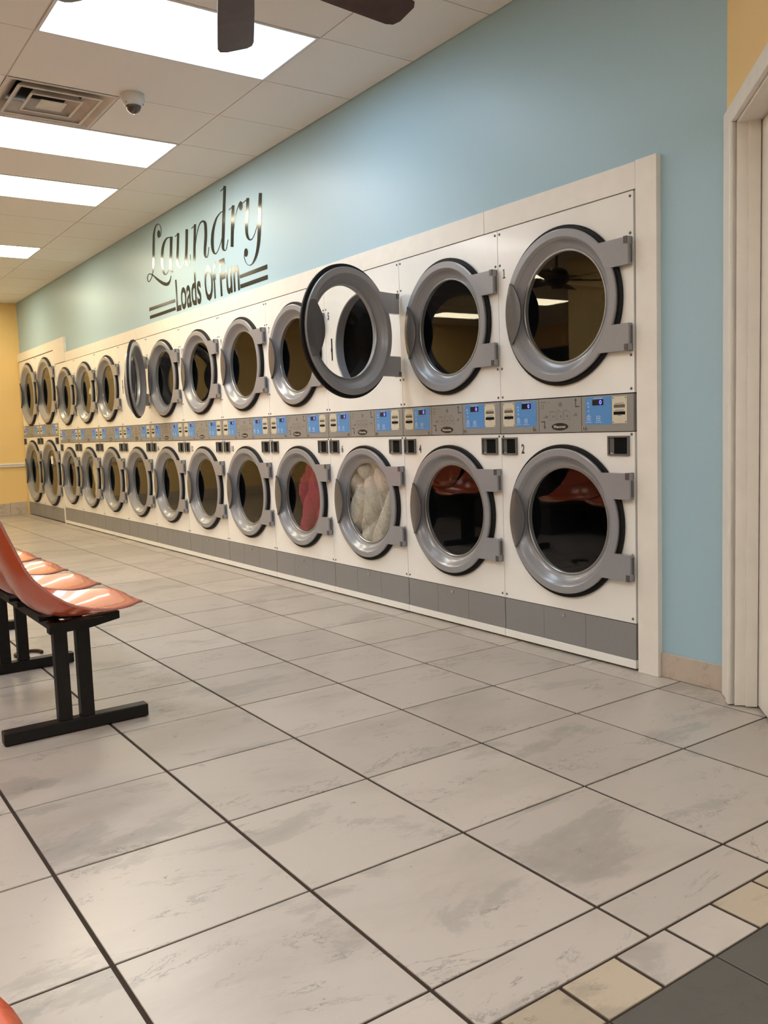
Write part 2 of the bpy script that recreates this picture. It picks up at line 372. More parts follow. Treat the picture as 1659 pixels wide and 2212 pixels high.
# skirtings and rails
b = MB(); b.box(WX - .011, WX, -0.400, -0.1165, 0.001, 0.103); struct(b.build('baseboard_right', 'basetile', bevel=.0015))
bb = MB(); bb.box(XL, -0.26, YF - .012, YF, 0.001, 0.175); bb.box(-0.255, -0.03, YF - .012, YF, 0.001, 0.185); struct(bb.build('baseboard_far', 'basetile', bevel=.0015))
b = MB(); b.box(XL, -0.02, YF - .022, YF, 0.69, 0.745); b.box(XL, -0.02, YF - .03, YF, 0.722, 0.733); struct(b.build('trim_1', 'cream_trim', bevel=.003))

# cream boards framing the dryer bank
TT = -0.0035
b = MB(); b.box(TT, WX, -0.114, -0.012, 0.0, 2.100); struct(b.build('trim_2', 'cream_trim', bevel=.0015))
for k, (y0, y1) in enumerate(((-0.0115, 0.899), (0.902, 5.885), (5.888, 8.455))):
    b = MB(); b.box(TT, WX, y0, y1, 1.9902, 2.096); struct(b.build('trim_%d' % (3 + k), 'cream_trim', bevel=.0012))
b = MB(); b.box(TT - .004, WX, 8.458, 8.955, 1.9935, 2.284); b.box(TT - .004, WX, 8.955, YF - .002, 2.172, 2.284); b.box(TT, .05, 8.913, 8.957, .0, 1.9935)
struct(b.build('trim_6', 'cream_trim', bevel=.0015))

# angled door on the right
d1 = struct(empty('door_1', dpt(0.6, 0, 0)))
def dbox(mb, s0, s1, o0, o1, z0, z1, mi=0):
    q = dpt(s0, o0, z0) - dpt(0.6, 0, 0); mb.obox(q, DD * (s1 - s0), DN * (o1 - o0), (0, 0, z1 - z0), mi)
b = MB(); dbox(b, .03, .165, 0.0, .018, 0.004, 2.085); dbox(b, .125, .165, .0, .024, .004, 2.085); b.build('side_casing', 'cream_trim', d1, bevel=.003)
b = MB(); dbox(b, 1.105, 1.24, 0.0, .018, 0.004, 2.085); b.build('side_casing', 'cream_trim', d1, bevel=.003)
b = MB(); dbox(b, .03, 1.24, 0.0, .018, 2.085, 2.150); b.build('head_casing', 'cream_trim', d1, bevel=.003)
b = MB(); dbox(b, .160, .175, -.12, 0.0, 0.004, 2.085); dbox(b, .160, .190, -.075, -.035, 0.004, 2.085); b.build('jamb', 'cream_trim', d1, bevel=.002)
b = MB(); dbox(b, 1.095, 1.11, -.12, 0.0, 0.004, 2.085); b.build('jamb', 'cream_trim', d1, bevel=.002)
b = MB(); dbox(b, .160, 1.11, -.12, 0.0, 2.075, 2.10); b.build('head_jamb', 'cream_trim', d1, bevel=.002)
b = MB(); dbox(b, .184, 1.09, -.118, -.078, 0.008, 2.070); lf = b.build('door_leaf', 'cream_trim', d1, bevel=.002)
b = MB(); q = dpt(1.02, -.078, 1.0) - dpt(0.6, 0, 0)
b.lathe([(0, .001), (0, .028), (.006, .028), (.008, .011), (.035, .011), (.04, .024), (.06, .027), (.068, .018), (.07, .001)], (0, 0, 0), 'z', 20)
kn = b.build('door_knob', 'chrome', lf, q); kn.rotation_euler = DN.to_track_quat('Z', 'Y').to_euler()

# ------------------------------------------------------------------ ceiling lights
ordn = {(0, 0): 'nearest bright troffer ceiling light, cool white, behind the fan blade', (0, 3): 'second bright troffer ceiling light, just beyond the air vent', (0, 5): 'third bright troffer ceiling light from the fan',
        (0, 9): 'small far troffer ceiling light above the left end of the wall'}
HID = {(0, 13): 'close to the far yellow wall above the last dryers', (2, 0): 'over the nearest seats left of the picture', (2, 5): 'over the aisle left of the picture beside a fan', (4, 7): 'in the left aisle beside the dark windows', (3, 11): 'in the left aisle at the far wall',
       (5, 10): 'nearest the dark side windows, middle one', (5, 13): 'in the far corner by the dark side windows', (2, -4): 'above the red corner seat behind the viewer',
       (1, -7): 'at the back wall behind the viewer, right one', (3, -7): 'at the back wall behind the viewer, left one'}
for i, j, c in LIGHTS:
    x1 = CX0 - CDX * i; x0 = x1 - CDX; y0 = CY0 + CDY * j; y1 = y0 + CDY
    if j < -3: y0 = CY0 + CDY * j; y1 = y0 + CDY
    t = empty('ceiling_light', ((x0 + x1) / 2, (y0 + y1) / 2, CEIL))
    w, d = CDX / 2 - .004, CDY / 2 - .004; e = .014
    b = MB()
    for a in ((-w, w, -d, -d + e), (-w, w, d - e, d), (-w, -w + e, -d + e, d - e), (w - e, w, -d + e, d - e)): b.box(*a, -.004, .02)
    b.build('light_frame', 'lampframe', t)
    b = MB(); b.box(-w + e, w - e, -d + e, d - e, .002, .012)
    b.build('diffuser', emit('lit_diffuser', {'COOL': COOL, 'NEUT': NEUT, 'WARM': WARM, 'DAY': FILL}[c], LAMP * {'COOL': .60, 'NEUT': 1.0, 'WARM': 1.0, 'DAY': 1.12}[c] * (.6 if j == -4 else 1.0)), t)
    if (i, j) in ordn: tag(t, ordn[(i, j)], 'ceiling light', 'troffer ceiling lights')
    else: tag(t, 'troffer ceiling light %s' % HID[(i, j)], 'ceiling light', 'troffer ceiling lights')

# ------------------------------------------------------------------ stacked dryers
A = dict(W=.81, cy=.400, R=.347, zu=1.577, zl=.617, top=1.988, pt=1.1766, pb=1.0175, kt=.2043, kb=.0470, wb=.010)
Bt = dict(W=.94, cy=.455, R=.430, zu=1.690, zl=.630, top=2.165, pt=1.2620, pb=1.1050, kt=.1850, kb=.0120, wb=.010)
GAP = .0016
def holed_panel(W, z0, z1, cy, cz, r):
    n = 72; b_ = MB(); y0, y1 = GAP, W - GAP; z0 += GAP; z1 -= GAP
    ang = sorted(set([2 * PI * i / n for i in range(n)] + [math.atan2(z - cz, y - cy) % (2 * PI) for y in (y0, y1) for z in (z0, z1)]))
    inn, out = [], []
    for t in ang:
        c, s_ = math.cos(t), math.sin(t)
        k = min(((y1 if c > 0 else y0) - cy) / c if abs(c) > 1e-9 else 1e9, ((z1 if s_ > 0 else z0) - cz) / s_ if abs(s_) > 1e-9 else 1e9)
        inn.append((cy + r * c, cz + r * s_)); out.append((cy + k * c, cz + k * s_))
    m = len(ang)
    V = [(0, *p) for p in out] + [(0, *p) for p in inn] + [(.022, *p) for p in out] + [(.022, *p) for p in inn]
    F_ = []
    for i in range(m):
        j = (i + 1) % m
        F_ += [(i, j, m + j, m + i), (m + i, m + j, 3 * m + j, 3 * m + i), (2 * m + i, 2 * m + j, j, i), (3 * m + i, 3 * m + j, 2 * m + j, 2 * m + i)]
    b_.add(V, F_); return b_
def make_door(parent, D, cz, hx=-.018, hy=.006, name='door'):
    """door with its origin on the hinge axis; front looks along -x"""
    k = D['R'] / .347; cy = D['cy'] - hy; X = lambda x: x - hx
    b_ = MB()
    prof = [(-.016, .300), (-.016, .329), (-.027, .3315), (-.031, .3300), (-.0325, .3265), (-.0325, .299), (-.030, .2955), (-.020, .287), (-.007, .277), (.003, .266), (.009, .255), (.0105, .250), (.0105, .2445), (.034, .2445), (.034, .262), (.012, .279), (-.004, .286), (-.004, .300)]
    b_.lathe([(X(a), r * k) for a, r in prof], (0, cy, 0), 'x', 72, closed=True)
    for sg in (1, -1):                          # flat hinge arms
        za, zb = .117 * k * sg, .227 * k * sg; y0 = .003 - hy
        ring_a = cy - .308 * k * math.cos(math.asin(.117 / .308)); ring_b = cy - .308 * k * math.cos(math.asin(.227 / .308))
        pts = [(X(-.0335), y0, za), (X(-.0335), ring_a, za), (X(-.0335), ring_b, zb), (X(-.0335), y0, zb)]
        if sg > 0: pts = pts[::-1]
        b_.prism(pts, (.026, 0, 0))
    door = b_.build(name, 'grey', parent, (hx, hy, cz), sharp=23)
    b_ = MB(); b_.lathe([(X(-.0005), .284 * k), (X(-.0005), .347 * k), (X(-.004), .349 * k), (X(-.013), .349 * k), (X(-.0165), .345 * k), (X(-.0165), .284 * k)], (0, cy, 0), 'x', 72, closed=True)
    b_.build('gasket', 'rubber', door)
    b_ = MB(); b_.lathe([(X(.010), .251 * k), (X(.007), .249 * k), (X(.007), .243 * k), (X(.010), .240 * k), (X(.017), .240 * k)], (0, cy, 0), 'x', 64)
    b_.build('glass_ring', 'bezel', door)
    b_ = MB(); b_.disc((X(.0135), cy, 0), .2445 * k, 'x', 64); b_.build('glass', 'glass', door)
    # lens shaped pull plate on the free side
    n = 14; L_, R_ = [], []
    for i in range(n + 1):
        dz = (-.140 + .280 * i / n) * k
        L_.append((cy + math.sqrt((.3275 * k) ** 2 - dz * dz), dz))
        q = dz / (.140 * k); R_.append((cy + (.212 + .062 * q * q) * k, dz))
    b_ = MB(); V = []; F_ = []
    for (yl, z), (yr, _) in zip(L_, R_):
        for f_ in (0, .3, .65, 1.0):
            y = yl + (yr - yl) * f_; bow = .013 * math.sin(min(1, f_ * 1.35) * PI / 2)
            V.append((X(-.034 - bow), y, z))
    c4 = 4
    for i in range(n):
        for j in range(3): F_.append((i * c4 + j, i * c4 + j + 1, (i + 1) * c4 + j + 1, (i + 1) * c4 + j))
    off = len(V); V += [(x + .006, y, z) for x, y, z in V]
    F_ += [tuple(off + q for q in f) for f in F_]
    rim = [i * c4 for i in range(n + 1)] + [n * c4 + 1, n * c4 + 2] + [i * c4 + 3 for i in range(n, -1, -1)] + [2, 1]
    for a, q in zip(rim, rim[1:] + rim[:1]): F_.append((a, q, off + q, off + a))
    b_.add(V, F_, 0, True); b_.build('pull_plate', 'handle', door)
    for sg in (1, -1):                          # hinge knuckles
        b_ = MB(); z = .227 * k * sg; zz = sorted((z - sg * .026, z + sg * .002))
        b_.box(X(-.038), X(-.002), -.001, .016, zz[0], zz[1]); zz = sorted((z - sg * .100, z - sg * .030)); b_.cyl((X(-.016), .000, zz[0]), .008, zz[1] - zz[0], 'z', 12)
        b_.build('hinge', 'handle', door)
    return door
def make_cup(parent, y0, y1, z0, z1):
    b_ = MB(); e = .007; x = -.010
    for a in ((y0, y1, z0, z0 + e), (y0, y1, z1 - e, z1), (y0, y0 + e, z0 + e, z1 - e), (y1 - e, y1, z0 + e, z1 - e)): b_.box(x, .001, *a)
    o = b_.build('coin_return_cup', 'cup', parent)
    b_ = MB(); y0 += e; y1 -= e; z0 += e; z1 -= e
    b_.add([(x + .004, y0, z0), (x + .004, y1, z0), (x + .004, y1, z1), (x + .004, y0, z1), (.0, y0, z0), (.0, y1, z0), (.0, y1, z1), (.0, y0, z1)],
           [(0, 1, 5, 4), (1, 2, 6, 5), (2, 3, 7, 6), (3, 0, 4, 7)], 0)
    b_.add([(-.0004, y0, z0), (-.0004, y1 - .022, z0), (-.0004, y1 - .022, z1), (-.0004, y0, z1)], [(0, 1, 2, 3)], 1)  # flat dark face stands in for the shade inside the cup
    b_.add([(-.0003, y1 - .022, z0), (-.004, y1, z0 + .01), (-.004, y1, z1), (-.0003, y1 - .022, z1)], [(0, 1, 2, 3)], 0)
    b_.build('cup_recess', ['cup', 'dark'], o)
def rect(mb, y0, y1, z0, z1, x, th=.0008, mi=0): mb.box(x - th, x, min(y0, y1), max(y0, y1), min(z0, z1), max(z0, z1), mi)
def make_controls(parent, D):
    W = D['W']; q = W / .81; zb, zt = D['pb'], D['pt']; zz = lambda f: zb + f * (zt - zb)
    x = -.005
    b_ = MB()
    for y0, y1 in ((GAP, .2855 * q), (.287 * q, .5465 * q), (.548 * q, W - GAP)): b_.box(x, .02, y0 + .0006, y1 - .0006, zb + .0015, zt - .003)
    cp = b_.build('control_panel', 'panelgrey', parent, bevel=.001)
    for (k0, k1, p0, p1, lk, dfr) in ((.118, .263, .036, .114, .268, (.28, .70)), (.563, .700, .709, .789, .578, (.30, .74))):
        k0, k1, p0, p1, lk = k0 * q, k1 * q, p0 * q, p1 * q, lk * q
        b_ = MB(); rect(b_, k0, k1, zz(.20), zz(.945), x); kp = b_.build('keypad', 'keypad', cp)
        w = k1 - k0; h = zz(.945) - zz(.20); xx = x - .0008
        b_ = MB(); rect(b_, k1 - w * dfr[0], k1 - w * dfr[1], zz(.20) + h * .70, zz(.20) + h * .91, xx); b_.build('display', 'screen', cp)
        o = text_on_face('0', h * .145, 'digit', 'led_digit', cp, xx - .0012, k1 - w * (dfr[1] - .15), zz(.20) + h * .735, wid=w * .085)
        b_ = MB()                               # pale pictograms on the keypad
        for fy, fz, s in ((.10, .80, .07), (.12, .68, .05), (.12, .52, .05), (.13, .36, .05)):
            yy, z_ = k1 - w * fy, zz(.20) + h * fz
            rect(b_, yy - w * .01, yy + w * .01, z_ - h * s * .5, z_ + h * s * .6, xx, .0004); rect(b_, yy - w * s * .9, yy + w * s * .9, z_ - h * .035, z_ - h * .022, xx, .0004)
        for fy in (.13, .50):
            yy, z_ = k1 - w * fy, zz(.20) + h * .20
            for a in ((-.07, .07, .10, .115), (-.07, .07, -.06, -.045), (-.07, -.055, -.06, .115), (.055, .07, -.06, .115), (-.02, .02, .0, .06)): rect(b_, yy + w * a[0], yy + w * a[1], z_ + h * a[2], z_ + h * a[3], xx, .0004)
            rect(b_, yy - w * .13, yy + w * .13, z_ - h * .12, z_ - h * .105, xx, .0004)
        rect(b_, k1 - w * .32, k1 - w * .66, zz(.20) + h * .945, zz(.20) + h * .965, xx, .0004)
        tag(b_.build('keypad_pictograms', 'lightprint', cp), kind='stuff')
        b_ = MB(); rect(b_, p0, p1, zz(.22), zz(.93), x, .0014); pl = b_.build('coin_plate', 'plate', cp)
        hp = zz(.93) - zz(.22); wp = p1 - p0; xp = x - .0014
        b_ = MB(); rect(b_, p0 + wp * .13, p1 - wp * .13, zz(.22) + hp * .58, zz(.22) + hp * .70, xp, .0006); b_.build('coin_slot', 'olive', cp)
        b_ = MB(); rect(b_, p0 + wp * .11, p1 - wp * .11, zz(.22) + hp * .32, zz(.22) + hp * .44, xp, .0006); b_.build('coin_slot', 'dark', cp)
        b_ = MB()
        for fz in (.735, .475, .285): rect(b_, p0 + wp * (.2 if fz > .3 else .36), p1 - wp * (.2 if fz > .3 else .36), zz(.22) + hp * fz, zz(.22) + hp * (fz + .018), xp, .0003)
        b_.build('plate_lettering', 'print', cp)
        b_ = MB()
        for yy in (p0 + .006, p1 - .006):
            for z_ in (zz(.22) + .006, zz(.93) - .006): b_.cyl((xp, yy, z_), .0028, -.0012, 'x', 8)
        tag(b_.build('plate_screws', 'cup', cp), kind='stuff')
        b_ = MB(); b_.cyl((x, lk, zz(.12)), .0085, -.007, 'x', 16); lo = b_.build('lock', 'chrome', cp)
        b_ = MB(); rect(b_, lk - .0015, lk + .0015, zz(.12) - .005, zz(.12) + .005, x - .0075, .0005); b_.build('keyhole', 'dark', cp)
    # printed instructions, arrows and oval badge on the middle plate
    c = .4165 * q; b_ = MB()
    for a in ((c + .062, c + .072, .86, .885), (c + .085, c + .119, .87, .9)): rect(b_, a[0] * 1, a[1], zz(a[2]), zz(a[3]), x, .0004)
    rect(b_, c + .098, c + .116, zz(.70), zz(.715), x, .0004); rect(b_, c + .098, c + .101, zz(.715), zz(.79), x, .0004); rect(b_, c + .113, c + .116, zz(.715), zz(.79), x, .0004); rect(b_, c + .098, c + .116, zz(.79), zz(.81), x, .0004)
    b_.cyl((x, c - .004, zz(.80)), .011, -.0004, 'x', 14)
    for dy, z0_, w_ in ((.05, .60, .034), (.008, .62, .018), (-.036, .62, .026)): rect(b_, c + dy - w_ / 2, c + dy + w_ / 2, zz(z0_), zz(z0_ + .02), x, .0004)
    for dy, w_, z0_, z1_ in ((.088, .030, .43, .46), (.082, .016, .46, .50), (-.092, .026, .46, .49), (-.096, .012, .49, .54)): rect(b_, c + dy - w_ / 2, c + dy + w_ / 2, zz(z0_), zz(z1_), x, .0004)
    for dy in (.022, -.022, -.062):
        for a in ((0, .036, .36, .37), (0, .036, .585, .595), (0, .0015, .36, .59), (.0345, .036, .36, .59), (.012, .022, .43, .50)): rect(b_, c + dy + a[0], c + dy + a[1], zz(a[2]), zz(a[3]), x, .0003)
    tag(b_.build('instruction_pictograms', 'greyprint', cp), kind='stuff')
    b_ = MB()                                   # two bent arrows
    rect(b_, c - .099, c - .094, zz(.73), zz(.90), x, .0004); rect(b_, c - .118, c - .094, zz(.70), zz(.735), x, .0004); b_.prism([(x, c - .105, zz(.88)), (x, c - .088, zz(.88)), (x, c - .0965, zz(.95))], (-.0004, 0, 0))
    rect(b_, c + .092, c + .097, zz(.17), zz(.34), x, .0004); rect(b_, c + .092, c + .116, zz(.31), zz(.345), x, .0004); b_.prism([(x, c + .086, zz(.19)), (x, c + .103, zz(.19)), (x, c + .0945, zz(.11))], (-.0004, 0, 0))
    b_.build('bent_arrows', 'print', cp)
    b_ = MB(); n = 28; b_.prism([(x, c + .050 * q * math.cos(2 * PI * i / n), zz(.175) + .0165 * math.sin(2 * PI * i / n)) for i in range(n)], (-.0016, 0, 0)); b_.build('oval_badge', 'badge', cp)
    text_on_face('Wascomat', .0125, 'badgetext', 'badge_lettering', cp, x - .0022, c + .037 * q, zz(.175) - .0060, wid=.074 * q, bold=.012)
    return cp
def make_dryer(D):
    W = D['W']; t = empty('tumble_dryer'); ro = .293 * D['R'] / .347; cy = D['cy']
    b_ = MB(); x1 = .86                        # cabinet shell behind the fronts
    for a in ((.023, x1, .002, .012, .012, D['top'] - .002), (.023, x1, W - .012, W - .002, .012, D['top'] - .002), (x1, x1 + .01, .002, W - .002, .012, D['top'] - .002),
              (.023, x1, .012, W - .012, .012, .03), (.023, x1, .012, W - .012, D['top'] - .02, D['top'] - .002), (.03, x1, .012, W - .012, D['pb'] + .02, D['pt'] - .02)): b_.box(*a)
    b_.build('cabinet', 'dark', t)
    holed_panel(W, D['pt'], D['top'], cy, D['zu'], ro).build('front_panel', 'enamel', t)
    holed_panel(W, D['kt'], D['pb'], cy, D['zl'], ro).build('front_panel', 'enamel', t)
    for z in (D['zu'], D['zl']):
        b_ = MB(); b_.lathe([(-.0008, ro + .004), (-.001, ro - .001), (.002, ro - .004), (.055, ro - .004), (.055, ro + .012)], (0, cy, z), 'x', 64); b_.build('opening_rim', 'grey', t)
        b_ = MB(); b_.lathe([(.054, ro - .004), (.06, ro + .02), (.60, ro + .02), (.60, .001)], (0, cy, z), 'x', 48)
        for k in range(3):
            a_ = k * 2 * PI / 3 + .6; r0, r1 = ro + .019, ro - .05
            p = [(.08, cy + r * math.cos(a_ + e), z + r * math.sin(a_ + e)) for r, e in ((r0, -.10), (r1, -.03), (r1, .03), (r0, .10))]; b_.prism(p, (.5, 0, 0))
        b_.build('drum', 'drum', t)
    make_controls(t, D)
    q = W / .81; edges = [GAP, .283 * q, .543 * q, W - GAP]
    for i in range(3):
        b_ = MB(); b_.box(.001, .02, edges[i] + .0008, edges[i + 1] - .0008, D['kb'] + .001, D['kt'] - .0025); kp = b_.build('kick_panel', 'greyplate', t, bevel=.0008)
        if i == 1:
            b_ = MB(); b_.cyl((.001, .413 * q, D['kt'] - .027), .0075, -.006, 'x', 14); b_.build('lock', 'chrome', kp)
    if D['kb'] > .03:
        b_ = MB(); b_.box(-.003, .05, GAP, W - GAP, D['wb'], D['kb'] - .0006); b_.build('base_plinth', 'enamel', t, bevel=.0012)
        b_ = MB(); b_.box(.05, .80, .03, W - .03, .001, .03); b_.build('base_frame', 'dark', t)
    else:
        b_ = MB(); b_.box(.03, .80, .02, W - .02, .001, .013); b_.build('base_frame', 'dark', t)
    cz = D['pb'] - .0175
    make_cup(t, .026 * q, .139 * q, cz - .083, cz); make_cup(t, .698 * q, .806 * q - .004, cz - .083, cz)
    b_ = MB()
    for y in (.017, W - .014):
        for z in (D['top'] - .02, D['zu'] + .245, D['zu'] - .245, D['pt'] + .018, D['pb'] - .012 + .0, D['zl'] + .12, D['zl'] - .12, D['kt'] + .020):
            if y > .1 and D['zl'] - .3 < z < D['zl'] + .3: continue
            b_.lathe([(0.0, .0062), (-.002, .0055), (-.0038, .003), (-.004, .0003)], (0, y, z), 'x', 10)
    tag(b_.build('panel_screws', 'cup', t), kind='stuff')
    make_door(t, D, D['zu']); make_door(t, D, D['zl'])
    return t
ORD = ['first', 'second', 'third', 'fourth', 'fifth', 'sixth', 'seventh', 'eighth', 'ninth', 'tenth', 'eleventh']
LBL = {0: 'nearest white stacked dryer with grey round doors, numbered 1 and 2', 1: 'white stacked dryer numbered 4, second from the cream door frame',
       2: 'white stacked dryer numbered 5 and 6, upper door open, pale blanket below', 3: 'white stacked dryer numbered 7, red cloth behind its lower door',
       4: 'white stacked dryer numbered 9 and 10, fifth from the right', 5: 'white stacked dryer numbered 11 and 12, sixth from the right', 6: 'white stacked dryer numbered 14, seventh from the right, next to an open upper door',
       7: 'white stacked dryer whose upper door stands open nearly edge-on', 8: 'ninth white stacked dryer from the right, left of the edge-on open door',
       9: 'tenth white stacked dryer from the right with cream laundry behind both doors', 10: 'eleventh white stacked dryer from the right, last one before the taller pair'}
protoA = make_dryer(A)
dry = []
for c in range(11):
    t = protoA if c == 0 else copy_tree(protoA)
    t.location = (0, c * .81, 0); dry.append(t)
    tag(t, LBL[c], 'dryer', 'bank of stacked dryers')
protoB = make_dryer(Bt); t2 = copy_tree(protoB)
protoB.location = (0, 8.960, 0); t2.location = (0, 8.960 + .94, 0)
tag(protoB, 'taller white stacked dryer with a paper note on its lower glass', 'dryer', 'bank of stacked dryers')
tag(t2, 'taller white stacked dryer in the corner against the yellow wall', 'dryer', 'bank of stacked dryers')
def upper_door(t): return [o for o in t.children if o.name.startswith('door') and o.location.z > 1.2][0]
for c, ang in ((2, 104.5), (7, 149.0)):
    upper_door(dry[c]).rotation_euler.z = math.radians(ang)
    b = MB(); b.box(-.0015, .0, .733, .745, 1.500, 1.637); b.box(-.003, -.0015, .731, .747, 1.555, 1.575); b.build('latch_strike', 'dark', dry[c])
for c, s, up in ((0, '1', 1), (0, '2', 0), (1, '4', 0), (2, '5', 1), (2, '6', 0), (3, '7', 1), (4, '9', 1), (4, '10', 0), (5, '11', 1), (5, '12', 0), (6, '14', 0), (8, '15', 1)):
    h = .044; w = .021 * len(s)
    if s == '1':                                # figure one with flag and foot
        n1 = MB()
        for a in ((-.0025, .0025, 0, h), (-.009, .009, 0, .005), (.0025, .0075, h - .0085, h - .0035)): rect(n1, .768 + a[0], .768 + a[1], 1.758 + a[2], 1.758 + a[3], -.0004)
        n1.build('number', 'print', dry[c]); continue
    text_on_face(s, h, 'print', 'number', dry[c], -.0012, .776 if up else .672, 1.758 if up else .924, wid=w, bold=.03)
b = MB(); b.box(-.0012, 0, .43, .53, 0, .10); pn = b.build('paper_note', 'paper', None, (.0120, 8.960 + .0, .745))
tag(pn, 'small white paper note stuck on a far lower dryer glass', 'note')

# laundry seen through the glass
def laundry(name, loc, R, mat, seed, cut=None, fold=.02, freq=7.0, depth=.10):
    rnd = random.Random(seed); n = 60; V = []; F_ = []; idx = {}
    ph = [rnd.uniform(0, 6.28) for _ in range(6)]
    for i in range(n + 1):
        for j in range(n + 1):
            y = -R + 2 * R * i / n; z = -R + 2 * R * j / n
            if math.hypot(y, z) > R: continue
            if cut and not cut(y / R, z / R): continue
            r1 = abs(math.sin(freq * (y + .05 * math.sin(11 * z + ph[0])) * 1.5 + ph[1]))
            r2 = abs(math.sin(freq * (.75 * y + .65 * z) * 1.25 + .8 * math.sin(9 * y + ph[2]) + ph[3]))
            r3 = abs(math.sin(freq * (.6 * z - .8 * y) * 2.1 + ph[4]))
            x = .004 + fold * (.60 * (1 - r1) ** 2.2 + .50 * (1 - r2) ** 2.2 + .22 * (1 - r3) ** 2) + depth * .12 * (math.hypot(y, z) / R) ** 10
            idx[(i, j)] = len(V); V.append((x, y, z))
    m0 = len(V)
    for (i, j), k in idx.items():
        q = [(i, j), (i + 1, j), (i + 1, j + 1), (i, j + 1)]
        if all(t_ in idx for t_ in q): F_.append(tuple(idx[t_] for t_ in q))
    F0 = list(F_); V += [(x + depth, y * .92, z * .92) for x, y, z in V]
    from collections import Counter
    cnt = Counter()
    for f in F0:
        for a, q in zip(f, f[1:] + f[:1]): cnt[(min(a, q), max(a, q))] += 1
    for f in F0: F_.append(tuple(m0 + q for q in f[::-1]))
    for f in F0:
        for a, q in zip(f, f[1:] + f[:1]):
            if cnt[(min(a, q), max(a, q))] == 1: F_.append((q, a, m0 + a, m0 + q))
    b_ = MB(); b_.add(V, F_, 0, True)
    me = b_.mesh(name, mat); o = link(name, me, None, loc)
    return o
o = laundry('blanket', (.012, 1.62 + .40, .617), .284, 'cloth', 3, fold=.060, freq=13.0); tag(o, 'pale fluffy blanket pressed against a lower dryer glass', 'laundry')
o = laundry('red_cloth', (.022, 2.43 + .40, .612), .276, 'redcloth', 11, cut=lambda y, z: y < .30 + .28 * (-z) + .10 * math.sin(z * 5), fold=.05, freq=11.0); tag(o, 'crimson red cloth inside the fourth lower dryer', 'laundry')
o = laundry('cream_cloth', (.050, 9 * .81 + .40, .600), .255, 'creamcloth', 5, cut=lambda y, z: y < .55, fold=.03); tag(o, 'cream laundry filling a far lower dryer', 'laundry')
o = laundry('cream_cloth', (.055, 9 * .81 + .40, 1.600), .255, 'creamcloth', 9, cut=lambda y, z: y < .45 - .3 * z and z > -.35 + .5 * y, fold=.035); tag(o, 'cream laundry bunched in a far upper dryer', 'laundry')

